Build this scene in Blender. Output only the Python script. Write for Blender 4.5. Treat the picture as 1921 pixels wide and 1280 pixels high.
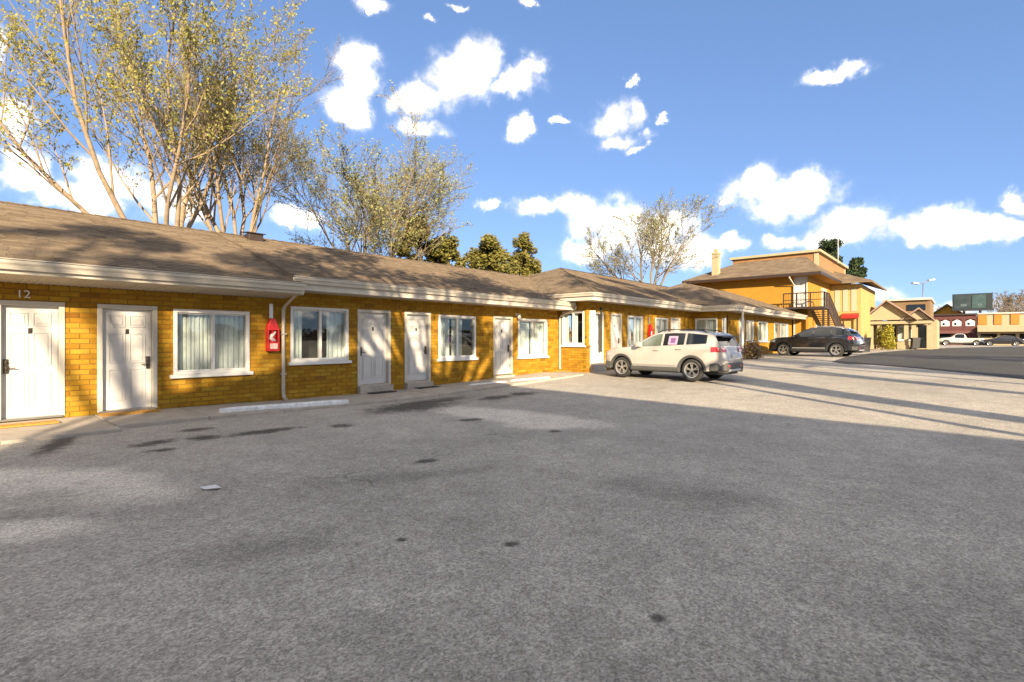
import bpy, math, random
from mathutils import Vector, Matrix, noise as mnoise
R = math.radians
random.seed(7)
scene = bpy.context.scene
for o in list(bpy.data.objects):
    bpy.data.objects.remove(o)
COL = scene.collection

# ------------------------------------------------------------------ camera
CAMP = Vector((0.0, -12.8, 1.49))
CA, SA = 0.7524, 0.6587            # view axis in the ground plane
cam = bpy.data.cameras.new('camera')
cam.sensor_width = 36.0
cam.lens = 18.0
cam.shift_y = -0.0021
cam.clip_end = 6000.0
camo = bpy.data.objects.new('camera', cam)
COL.objects.link(camo)
camo.location = CAMP
camo.rotation_euler = (R(90), 0, math.atan2(SA, CA) - R(90))
scene.camera = camo

# ------------------------------------------------------------------ light
SUN_EL = 19.5
SDX, SDY = 0.60, 0.80              # horizontal travel of the sunlight
sun = bpy.data.lights.new('sun', 'SUN')
sun.energy = 5.0
sun.angle = R(0.5)
sun.color = (1.0, 0.81, 0.56)
suno = bpy.data.objects.new('sun', sun)
COL.objects.link(suno)
sd = Vector((SDX * math.cos(R(SUN_EL)), SDY * math.cos(R(SUN_EL)), -math.sin(R(SUN_EL))))
suno.rotation_euler = sd.to_track_quat('-Z', 'Y').to_euler()
suno.location = (-30, -40, 30)
scene.view_settings.view_transform = 'Standard'
scene.view_settings.look = 'None'
scene.view_settings.gamma = 1.0
scene.view_settings.use_curve_mapping = False
scene.view_settings.exposure = 1.6
scene.render.engine = 'CYCLES'

F = 960.0
YH = 636.0
def cam2w(xc, z):                  # camera right / depth -> world X, Y
    return CA * z + SA * xc, CAMP.y + SA * z - CA * xc

def build_world():
    w = bpy.data.worlds.new('World'); scene.world = w
    w.use_nodes = True
    nt = w.node_tree; N = nt.nodes; L = nt.links
    N.clear()
    out = N.new('ShaderNodeOutputWorld'); bg = N.new('ShaderNodeBackground')
    bg.inputs['Strength'].default_value = 0.068
    sky = N.new('ShaderNodeTexSky'); sky.sky_type = 'NISHITA'; sky.sun_disc = False
    sky.sun_elevation = R(SUN_EL)
    sky.sun_rotation = math.atan2(-SDX, -SDY)      # clockwise from +Y
    sky.altitude = 200; sky.air_density = 0.8; sky.dust_density = 0.05; sky.ozone_density = 2.5
    tc = N.new('ShaderNodeTexCoord')
    nz = N.new('ShaderNodeTexNoise'); nz.inputs['Scale'].default_value = 11; nz.inputs['Detail'].default_value = 6
    nz.inputs['Roughness'].default_value = 0.6
    L.new(tc.outputs['Generated'], nz.inputs['Vector'])
    sub = N.new('ShaderNodeVectorMath'); sub.operation = 'SUBTRACT'; sub.inputs[1].default_value = (.5, .5, .5)
    L.new(nz.outputs['Color'], sub.inputs[0])
    ma = N.new('ShaderNodeVectorMath'); ma.operation = 'MULTIPLY_ADD'
    ma.inputs[1].default_value = (.11, .11, .09)
    L.new(sub.outputs[0], ma.inputs[0]); L.new(tc.outputs['Generated'], ma.inputs[2])
    right = Vector((SA, -CA, 0)); up = Vector((0, 0, 1)); fwd = Vector((CA, SA, 0))
    blobs = []
    px = [(665,125,45,50),(655,190,62,40),(690,203,32,26),
      (785,182,58,32),(860,152,80,46),(900,110,50,36),(962,160,62,30),(1000,135,34,26),
      (795,236,48,23),(975,241,30,22),(1150,225,48,36),(1192,212,24,30),(1165,266,52,15),(1205,280,20,9),
      (922,376,20,15),(1005,387,52,20),(1085,382,50,24),(1150,420,80,50),(1110,465,75,24),(1230,440,92,52),(1305,470,60,36),(1365,460,40,20),
      (1420,350,58,42),(1485,372,80,46),(1520,350,44,40),(1565,130,58,20),
      (1600,430,80,42),(1555,452,50,20),(1735,415,62,32),(1800,432,85,24),(1885,432,75,22),(1912,385,32,26),(1472,450,32,18),(1780,585,80,18),(1600,560,90,20),
      (30,315,55,45),(15,215,32,45),(140,372,80,34),(230,350,90,42),(330,385,62,50),(560,412,60,24),(-10,90,36,50),
      (705,10,38,14),(860,4,22,8),(985,4,18,8),(815,40,14,8),(1240,235,14,8),(1060,215,20,8),(1180,155,14,8)]
    for x, y, a, b in px:
        t = (x - 960) / F; v = (YH - y) / F
        d = fwd + right * t + up * v
        k = d.length; d = d / k
        cs = 1 / k
        blobs.append((d, 1.16 * a / F * cs, 1.16 * b / F * cs))
    prev = None
    for d, a, b in blobs:
        r_ = Vector((d.y, -d.x, 0)).normalized(); u_ = r_.cross(d).normalized()
        mp = N.new('ShaderNodeMapping'); mp.vector_type = 'TEXTURE'
        m = Matrix((r_, u_, -d)).transposed()
        mp.inputs['Location'].default_value = d
        mp.inputs['Rotation'].default_value = m.to_euler()
        mp.inputs['Scale'].default_value = (a, b, .5)
        L.new(ma.outputs[0], mp.inputs['Vector'])
        ln = N.new('ShaderNodeVectorMath'); ln.operation = 'LENGTH'
        L.new(mp.outputs[0], ln.inputs[0])
        if prev is None:
            prev = ln.outputs['Value']
        else:
            mn = N.new('ShaderNodeMath'); mn.operation = 'SMOOTH_MIN'; mn.inputs[2].default_value = .14
            L.new(prev, mn.inputs[0]); L.new(ln.outputs['Value'], mn.inputs[1]); prev = mn.outputs[0]
    n2 = N.new('ShaderNodeTexNoise'); n2.inputs['Scale'].default_value = 26; n2.inputs['Detail'].default_value = 8
    n2.inputs['Roughness'].default_value = .56
    L.new(tc.outputs['Generated'], n2.inputs['Vector'])
    ad = N.new('ShaderNodeMath'); ad.operation = 'MULTIPLY_ADD'; ad.inputs[1].default_value = .95
    L.new(n2.outputs['Fac'], ad.inputs[0]); L.new(prev, ad.inputs[2])
    mr = N.new('ShaderNodeMapRange'); mr.interpolation_type = 'SMOOTHSTEP'
    mr.inputs['From Min'].default_value = 1.90; mr.inputs['From Max'].default_value = .78
    L.new(ad.outputs[0], mr.inputs['Value'])
    # unseen cumulus away from the placed clouds, added thick to brighten the shade
    dt = N.new('ShaderNodeVectorMath'); dt.operation = 'DOT_PRODUCT'; dt.inputs[1].default_value = fwd
    L.new(tc.outputs['Generated'], dt.inputs[0])
    gt = N.new('ShaderNodeMapRange'); gt.inputs['From Min'].default_value = .62; gt.inputs['From Max'].default_value = .45
    L.new(dt.outputs['Value'], gt.inputs['Value'])
    n4 = N.new('ShaderNodeTexNoise'); n4.inputs['Scale'].default_value = 4.2; n4.inputs['Detail'].default_value = 8; n4.inputs['Roughness'].default_value = .62
    L.new(tc.outputs['Generated'], n4.inputs['Vector'])
    cv = N.new('ShaderNodeMapRange'); cv.interpolation_type = 'SMOOTHSTEP'
    cv.inputs['From Min'].default_value = .49; cv.inputs['From Max'].default_value = .56
    L.new(n4.outputs['Fac'], cv.inputs['Value'])
    gm = N.new('ShaderNodeMath'); gm.operation = 'MULTIPLY'; L.new(cv.outputs[0], gm.inputs[0]); L.new(gt.outputs[0], gm.inputs[1])
    mk = N.new('ShaderNodeMath'); mk.operation = 'MAXIMUM'; pw = N.new('ShaderNodeMath'); pw.operation = 'POWER'; pw.inputs[1].default_value = 4.2; L.new(mr.outputs[0], pw.inputs[0]); L.new(gm.outputs[0], mk.inputs[0]); L.new(pw.outputs[0], mk.inputs[1])
    # cloud colour: bright body, slightly grey where thick and low
    cr = N.new('ShaderNodeValToRGB')
    cr.color_ramp.elements[0].position = .38; cr.color_ramp.elements[0].color = (6.0, 5.9, 5.9, 1)
    cr.color_ramp.elements[1].position = .65; cr.color_ramp.elements[1].color = (19, 17.2, 14.8, 1)
    n3 = N.new('ShaderNodeTexNoise'); n3.inputs['Scale'].default_value = 14; n3.inputs['Detail'].default_value = 5
    L.new(tc.outputs['Generated'], n3.inputs['Vector']); L.new(n3.outputs['Fac'], cr.inputs['Fac'])
    skyc = N.new('ShaderNodeMix'); skyc.data_type = 'RGBA'; skyc.blend_type = 'MULTIPLY'
    skyc.inputs['Factor'].default_value = 1; skyc.inputs[7].default_value = SKYTINT
    gam = N.new('ShaderNodeGamma'); gam.inputs[1].default_value = .55      # evens the sky out towards the horizon
    L.new(sky.outputs[0], gam.inputs[0]); L.new(gam.outputs[0], skyc.inputs[6])
    mx = N.new('ShaderNodeMix'); mx.data_type = 'RGBA'
    L.new(mk.outputs[0], mx.inputs['Factor']); L.new(skyc.outputs[2], mx.inputs[6]); L.new(cr.outputs[0], mx.inputs[7])
    L.new(mx.outputs[2], bg.inputs['Color']); L.new(bg.outputs[0], out.inputs['Surface'])
SKYTINT = (1.09, 1.39, 1.93, 1)
build_world()

# ------------------------------------------------------------------ ground height
GX = [(-3000,-.06),(3,-.06),(6,-.10),(8.5,-.13),(10,-.10),(14,0.0),(17,.09),(20,.17),(33,.44),(45,.52),(5000,.52)]
def lerp_tab(T, x):
    if x <= T[0][0]: return T[0][1]
    for (a, b), (c, d) in zip(T, T[1:]):
        if x <= c:
            return b + (d - b) * (x - a) / (c - a)
    return T[-1][1]
def gz(x, y=0):
    v = sum(lerp_tab(GX, x + d) for d in (-1.2, -.6, 0, .6, 1.2)) / 5
    if -1000 < y < -7:                               # the dip flattens out towards the open lot
        k = min(1, (-7 - y) / 6)
        if v < -.06: v = v * (1 - k) + -.06 * k
    return v
def gp(x, y):                                        # photo point on the ground -> world X, Y
    h = 1.49
    X = Y = 0
    for i in range(6):
        z = F * h / (y - YH); X, Y = cam2w((x - 960.5) / F * z, z)
        h = CAMP.z - gz(X, Y)
    return X, Y
def wx(x, yw=0.0):                                   # photo column -> X on a wall in the plane Y = yw
    t = (x - 960.5) / F; q = yw - CAMP.y
    return q * (CA + SA * t) / (SA - CA * t)
def wy(x, xw):                                       # photo column -> Y on a wall in the plane X = xw
    t = (x - 960.5) / F
    return CAMP.y + xw * (SA - CA * t) / (CA + SA * t)
def dep(X, Y): return CA * X + SA * (Y - CAMP.y)
def hz(y, X, Y): return CAMP.z + (YH - y) * dep(X, Y) / F   # photo row -> height at X, Y

# ------------------------------------------------------------------ mesh helpers
class MB:
    def __init__(s): s.v = []; s.f = []; s.mi = []
    def add(s, vs, fs, mi=0):
        n = len(s.v); s.v.extend(vs); s.f.extend([tuple(i + n for i in f) for f in fs]); s.mi.extend([mi] * len(fs))
    def box(s, x0, x1, y0, y1, z0, z1, face=None, mi=0):
        vs = [(x0,y0,z0),(x1,y0,z0),(x1,y1,z0),(x0,y1,z0),(x0,y0,z1),(x1,y0,z1),(x1,y1,z1),(x0,y1,z1)]
        fs = [(3,2,1,0),(4,5,6,7),(0,1,5,4),(1,2,6,5),(2,3,7,6),(3,0,4,7)]
        if face:
            vs = [face.p(*v) for v in vs]; fs = [f[::-1] for f in fs]
        s.add(vs, fs, mi)
    def quad(s, a, b, c, d, mi=0): s.add([a, b, c, d], [(0,1,2,3)], mi)
    def poly(s, pts, mi=0): s.add(list(pts), [tuple(range(len(pts)))], mi)
    def obox(s, o, u, v, w, a, b, c, mi=0):          # oriented box: centre, 3 unit axes, half sizes
        o = Vector(o); vs = []
        for k in (-1, 1):
            for (i, j) in ((-1,-1),(1,-1),(1,1),(-1,1)):
                vs.append(tuple(o + u*(i*a) + v*(j*b) + w*(k*c)))
        s.add(vs, [(3,2,1,0),(4,5,6,7),(0,1,5,4),(1,2,6,5),(2,3,7,6),(3,0,4,7)], mi)
    def tube(s, pts, rad, n=8, cap=True, mi=0):
        pts = [Vector(p) for p in pts]
        if not hasattr(rad, '__len__'): rad = [rad] * len(pts)
        base = len(s.v); m = len(pts); side = None
        for i, p in enumerate(pts):
            d = (pts[min(i+1, m-1)] - pts[max(i-1, 0)])
            if d.length < 1e-9: d = Vector((0,0,1))
            d.normalize()
            if side is None:
                a = Vector((0,0,1)) if abs(d.z) < .9 else Vector((1,0,0))
                side = d.cross(a).normalized()
            else:
                side = (side - d * side.dot(d))
                side = side.normalized() if side.length > 1e-6 else d.orthogonal().normalized()
            up = d.cross(side)
            for k in range(n):
                an = 2 * math.pi * k / n
                q = p + (side * math.cos(an) + up * math.sin(an)) * rad[i]
                s.v.append((q.x, q.y, q.z))
        for i in range(m - 1):
            for k in range(n):
                a = base + i*n + k; b = base + i*n + (k+1) % n
                s.f.append((a, b, b + n, a + n)); s.mi.append(mi)
        if cap and n > 2:
            s.f.append(tuple(base + k for k in range(n))[::-1]); s.mi.append(mi)
            s.f.append(tuple(base + (m-1)*n + k for k in range(n))); s.mi.append(mi)
    def cyl(s, p0, p1, r, n=12, mi=0): s.tube([p0, p1], r, n, True, mi)
    def lathe(s, prof, o, ax, n=24, mi=0):           # prof: (radius, along)
        o = Vector(o); ax = Vector(ax).normalized(); e = ax.orthogonal().normalized(); g = ax.cross(e)
        base = len(s.v)
        for r, t in prof:
            for k in range(n):
                an = 2*math.pi*k/n
                q = o + ax*t + (e*math.cos(an) + g*math.sin(an))*r
                s.v.append((q.x,q.y,q.z))
        for i in range(len(prof)-1):
            for k in range(n):
                a = base+i*n+k; b = base+i*n+(k+1)%n
                s.f.append((a,b,b+n,a+n)); s.mi.append(mi)
    def prism(s, pts, off, mi=0):                    # closed polygon swept by vector off
        n = len(pts); off = Vector(off)
        vs = [tuple(p) for p in pts] + [tuple(Vector(p) + off) for p in pts]
        fs = [tuple(range(n))[::-1], tuple(range(n, 2*n))] + [(i, (i+1) % n, (i+1) % n + n, i + n) for i in range(n)]
        s.add(vs, fs, mi)
    def build(s, name, mat, parent=None, smooth=False, local=False, sharp=None, kind=None, label=None, bevel=0):
        me = bpy.data.meshes.new(name)
        off = Vector((0,0,0))
        if parent is not None and not local: off = woff(parent)
        if off.length > 0:
            vs = [(v[0]-off.x, v[1]-off.y, v[2]-off.z) for v in s.v]
        else: vs = s.v
        me.from_pydata(vs, [], s.f); me.update()
        mats = mat if isinstance(mat, (list, tuple)) else [mat]
        for m in mats: me.materials.append(m)
        if len(mats) > 1: me.polygons.foreach_set('material_index', s.mi)
        if smooth:
            me.polygons.foreach_set('use_smooth', [True]*len(me.polygons))
            if sharp: me.set_sharp_from_angle(angle=R(sharp))
        o = bpy.data.objects.new(name, me); COL.objects.link(o)
        if parent is not None: o.parent = parent
        if kind: o['kind'] = kind
        if label: o['label'] = label
        if bevel:
            bv = o.modifiers.new('bevel', 'BEVEL'); bv.width = bevel; bv.segments = 2; bv.limit_method = 'ANGLE'
        return o
def woff(o):
    v = Vector((0,0,0))
    while o is not None:
        v += Vector(o.location); o = o.parent
    return v
def tag(o, label, cat, group=None):
    o['label'] = label; o['category'] = cat
    if group: o['group'] = group
    return o
def thing(name, label, cat, loc=(0,0,0), rz=0, group=None):
    o = bpy.data.objects.new(name, None); COL.objects.link(o)
    o.empty_display_size = .3
    o.location = loc; o.rotation_euler = (0,0,rz)
    return tag(o, label, cat, group)
def copy_tree(o, parent=None):
    c = o.copy(); COL.objects.link(c)
    if parent is not None: c.parent = parent
    for ch in list(o.children): copy_tree(ch, c)
    return c
class Face:                                          # a wall plane: a along, b outward, c up
    def __init__(s, o, u, n): s.o = Vector(o); s.u = Vector(u); s.n = Vector(n)
    def p(s, a, b, c):
        v = s.o + s.u*a + s.n*b
        return (v.x, v.y, c)

# ------------------------------------------------------------------ materials
def newmat(name):
    m = bpy.data.materials.new(name); m.use_nodes = True
    nt = m.node_tree
    return m, nt, nt.nodes, nt.links, nt.nodes['Principled BSDF']
def setp(b, col=None, rough=None, metal=None, spec=None):
    if col is not None: b.inputs['Base Color'].default_value = (*col, 1)
    if rough is not None: b.inputs['Roughness'].default_value = rough
    if metal is not None: b.inputs['Metallic'].default_value = metal
    if spec is not None: b.inputs['Specular IOR Level'].default_value = spec
def mat(name, col, rough=.6, metal=0, var=.12, scale=6, bump=0, bscale=60, spec=.5, coat=0):
    m, nt, N, L, b = newmat(name); setp(b, col, rough, metal, spec)
    if coat: b.inputs['Coat Weight'].default_value = coat; b.inputs['Coat Roughness'].default_value = .05
    if var:
        tc = N.new('ShaderNodeTexCoord'); n = N.new('ShaderNodeTexNoise')
        n.inputs['Scale'].default_value = scale; n.inputs['Detail'].default_value = 5; n.inputs['Roughness'].default_value = .65
        L.new(tc.outputs['Object'], n.inputs['Vector'])
        hs = N.new('ShaderNodeHueSaturation'); hs.inputs['Color'].default_value = (*col, 1)
        mr = N.new('ShaderNodeMapRange'); mr.inputs['From Min'].default_value = .25; mr.inputs['From Max'].default_value = .75
        mr.inputs['To Min'].default_value = 1 - var; mr.inputs['To Max'].default_value = 1 + var
        L.new(n.outputs['Fac'], mr.inputs['Value']); L.new(mr.outputs[0], hs.inputs['Value'])
        L.new(hs.outputs[0], b.inputs['Base Color'])
    if bump:
        tc = N.new('ShaderNodeTexCoord'); n = N.new('ShaderNodeTexNoise')
        n.inputs['Scale'].default_value = bscale; n.inputs['Detail'].default_value = 4
        L.new(tc.outputs['Object'], n.inputs['Vector'])
        bp = N.new('ShaderNodeBump'); bp.inputs['Strength'].default_value = bump; bp.inputs['Distance'].default_value = .01
        L.new(n.outputs['Fac'], bp.inputs['Height']); L.new(bp.outputs[0], b.inputs['Normal'])
    return m
def ramp_mat(name, stops, rough=.8, bump=.4, bscale=90, grime=.2):
    """colour by piece: each island / object takes its own tone out of the ramp"""
    m, nt, N, L, b = newmat(name); setp(b, None, rough, spec=.2)
    g = N.new('ShaderNodeNewGeometry'); oi = N.new('ShaderNodeObjectInfo')
    ad = N.new('ShaderNodeMath'); ad.operation = 'ADD'
    L.new(g.outputs['Random Per Island'], ad.inputs[0]); L.new(oi.outputs['Random'], ad.inputs[1])
    fr = N.new('ShaderNodeMath'); fr.operation = 'FRACT'; L.new(ad.outputs[0], fr.inputs[0])
    cr = N.new('ShaderNodeValToRGB'); e = cr.color_ramp.elements
    while len(e) < len(stops): e.new(.5)
    for i, (p, c) in enumerate(stops): e[i].position = p; e[i].color = (*c, 1)
    L.new(fr.outputs[0], cr.inputs['Fac'])
    n = N.new('ShaderNodeTexNoise'); n.inputs['Scale'].default_value = 3.0; n.inputs['Detail'].default_value = 8; n.inputs['Roughness'].default_value = .7
    L.new(g.outputs['Position'], n.inputs['Vector'])
    mr = N.new('ShaderNodeMapRange'); mr.inputs['From Min'].default_value = .25; mr.inputs['From Max'].default_value = .75
    mr.inputs['To Min'].default_value = 1 - grime; mr.inputs['To Max'].default_value = 1 + grime
    L.new(n.outputs['Fac'], mr.inputs['Value'])
    hs = N.new('ShaderNodeHueSaturation'); L.new(cr.outputs[0], hs.inputs['Color']); L.new(mr.outputs[0], hs.inputs['Value'])
    L.new(hs.outputs[0], b.inputs['Base Color'])
    n2 = N.new('ShaderNodeTexNoise'); n2.inputs['Scale'].default_value = bscale; n2.inputs['Detail'].default_value = 4
    L.new(g.outputs['Position'], n2.inputs['Vector'])
    bp = N.new('ShaderNodeBump'); bp.inputs['Strength'].default_value = bump; bp.inputs['Distance'].default_value = .01
    L.new(n2.outputs['Fac'], bp.inputs['Height']); L.new(bp.outputs[0], b.inputs['Normal'])
    return m
M = {}
M['brick'] = ramp_mat('brick_ochre', [(0,(.25,.117,.008)),(.35,(.30,.158,.011)),(.7,(.32,.176,.014)),(.93,(.34,.20,.022)),(1,(.17,.07,.008))], .85, .6, 70, .26)
M['mortar'] = mat('mortar', (.21,.12,.014), .95, var=.2, scale=8, bump=.4)
M['shingle'] = ramp_mat('roof_shingle', [(0,(.125,.090,.060)),(.4,(.165,.125,.085)),(.75,(.20,.153,.104)),(1,(.14,.106,.075))], .95, .8, 120, .18)
M['white'] = mat('white_paint', (.62,.61,.58), .45, var=.05, scale=3, bump=.05)
M['door'] = mat('door_paint', (.50,.49,.47), .38, var=.13, scale=1.6, bump=.05)
M['trim'] = mat('trim_paint', (.46,.43,.37), .5, var=.10, scale=4, bump=.08)
M['gutter'] = mat('gutter_metal', (.46,.42,.35), .42, 0, var=.10, scale=3, bump=.05)
M['soffit'] = mat('soffit_panel', (.45,.41,.34), .7, var=.10, scale=5)
M['concrete'] = mat('sidewalk_concrete', (.35,.31,.255), .9, var=.22, scale=3, bump=.5, bscale=80)
M['stop'] = mat('wheel_stop_paint', (.62,.62,.60), .75, var=.34, scale=9, bump=.6, bscale=50)
M['lock'] = mat('lock_bronze', (.09,.075,.06), .35, .8, var=.2)
M['steel'] = mat('brushed_steel', (.45,.44,.42), .35, 1, var=.1)
M['dark'] = mat('dark_void', (.015,.015,.015), .9, var=0)
M['black'] = mat('black_plastic', (.018,.018,.019), .55, var=.15)
M['rubber'] = mat('tyre_rubber', (.02,.02,.02), .85, var=.2, scale=20, bump=.2)
M['alloy'] = mat('alloy_wheel', (.55,.54,.52), .3, .8, var=.08)
M['red'] = mat('red_paint', (.50,.018,.018), .35, var=.12)
M['curtain'] = mat('curtain_cloth', (.62,.635,.61), .9, var=.08, scale=2)
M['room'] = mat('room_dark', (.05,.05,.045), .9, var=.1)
M['mat_ochre'] = mat('doormat_ochre', (.38,.20,.035), .95, var=.2, scale=20, bump=.6)
M['mat_dark'] = mat('doormat_dark', (.05,.045,.04), .95, var=.2, scale=20, bump=.6)
M['bark'] = mat('bark_tan', (.23,.175,.115), .95, var=.35, scale=5, bump=.8, bscale=25)
M['twig'] = mat('twig_tan', (.20,.15,.09), .95, var=.25, scale=5)
M['bark_grey'] = mat('bark_grey', (.17,.14,.10), .95, var=.35, scale=5, bump=.8, bscale=25)
M['cream'] = mat('cream_stucco', (.32,.265,.165), .9, var=.10, scale=2, bump=.3)
M['orange'] = mat('ochre_stucco', (.33,.165,.014), .9, var=.10, scale=2, bump=.3)
M['iron'] = mat('dark_iron', (.045,.03,.025), .5, .4, var=.2)
M['wood'] = mat('pole_wood', (.16,.11,.07), .9, var=.3, scale=8, bump=.5)
def leafmat(name, stops, tr=.35):
    m, nt, N, L, b = newmat(name)
    setp(b, None, .6)
    g = N.new('ShaderNodeNewGeometry')
    cr = N.new('ShaderNodeValToRGB'); e = cr.color_ramp.elements
    while len(e) < len(stops): e.new(.5)
    for i, (p, c) in enumerate(stops): e[i].position = p; e[i].color = (*c, 1)
    L.new(g.outputs['Random Per Island'], cr.inputs['Fac']); L.new(cr.outputs[0], b.inputs['Base Color'])
    t = N.new('ShaderNodeBsdfTranslucent'); L.new(cr.outputs[0], t.inputs['Color'])
    mx = N.new('ShaderNodeMixShader'); mx.inputs[0].default_value = tr
    L.new(b.outputs[0], mx.inputs[1]); L.new(t.outputs[0], mx.inputs[2]); L.new(mx.outputs[0], N['Material Output'].inputs['Surface'])
    return m
M['bud'] = leafmat('spring_leaf', [(0,(.27,.24,.045)),(.5,(.35,.33,.08)),(1,(.22,.235,.06))], .45)
M['bud_pale'] = leafmat('pale_leaf', [(0,(.24,.25,.08)),(.5,(.31,.32,.12)),(1,(.20,.22,.08))])
M['leaf_olive'] = leafmat('olive_leaf', [(0,(.10,.10,.02)),(.5,(.16,.145,.03)),(1,(.22,.19,.04))], .25)
M['leaf_dark'] = leafmat('dark_leaf', [(0,(.025,.045,.018)),(.6,(.045,.075,.025)),(1,(.07,.09,.03))], .2)
M['leaf_brown'] = leafmat('brown_leaf', [(0,(.09,.05,.035)),(.6,(.15,.09,.05)),(1,(.16,.14,.05))], .2)
M['leaf_yellow'] = leafmat('yellow_leaf', [(0,(.30,.27,.03)),(.6,(.42,.37,.05)),(1,(.3,.3,.05))], .25)
def glass(name, tint, refl=.12, rough=0.0):
    m, nt, N, L, b = newmat(name); N.remove(b)
    t = N.new('ShaderNodeBsdfTransparent'); t.inputs[0].default_value = (*tint, 1)
    gl = N.new('ShaderNodeBsdfGlossy'); gl.inputs['Roughness'].default_value = rough
    lw = N.new('ShaderNodeLayerWeight'); lw.inputs[0].default_value = .5
    p5 = N.new('ShaderNodeMath'); p5.operation = 'POWER'; p5.inputs[1].default_value = 4.0
    L.new(lw.outputs['Facing'], p5.inputs[0])
    ad = N.new('ShaderNodeMath'); ad.operation = 'MULTIPLY_ADD'; ad.inputs[1].default_value = .8; ad.inputs[2].default_value = refl; ad.use_clamp = True
    L.new(p5.outputs[0], ad.inputs[0])
    mx = N.new('ShaderNodeMixShader'); L.new(ad.outputs[0], mx.inputs[0]); L.new(t.outputs[0], mx.inputs[1]); L.new(gl.outputs[0], mx.inputs[2])
    L.new(mx.outputs[0], N['Material Output'].inputs['Surface'])
    return m
M['glass'] = glass('window_glass', (.90,.93,.925), .06)
M['carglass'] = mat('car_glass', (.010,.012,.014), .05, var=0, spec=.5)
M['carglass_clear'] = mat('car_glass_green', (.10,.12,.09), .06, var=0, spec=.8, coat=1)
M['taillight'] = mat('tail_lens', (.38,.012,.015), .15, var=0, coat=1)
M['headlight'] = mat('head_lens', (.55,.56,.57), .1, .3, var=0, coat=1)
M['paint_white'] = mat('car_paint_white', (.40,.375,.335), .25, 0, var=.04, scale=1.5, coat=.8)
M['paint_black'] = mat('car_paint_black', (.012,.012,.014), .12, 0, var=0, coat=1)
M['clad'] = mat('cladding_grey', (.06,.06,.058), .6, var=.15)
M['silver'] = mat('silver_trim', (.48,.47,.45), .35, .6, var=.05)
M['paper'] = mat('lilac_paper', (.36,.27,.38), .8, var=.05)
M['ink'] = mat('purple_ink', (.16,.07,.19), .8, var=.05)

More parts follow.
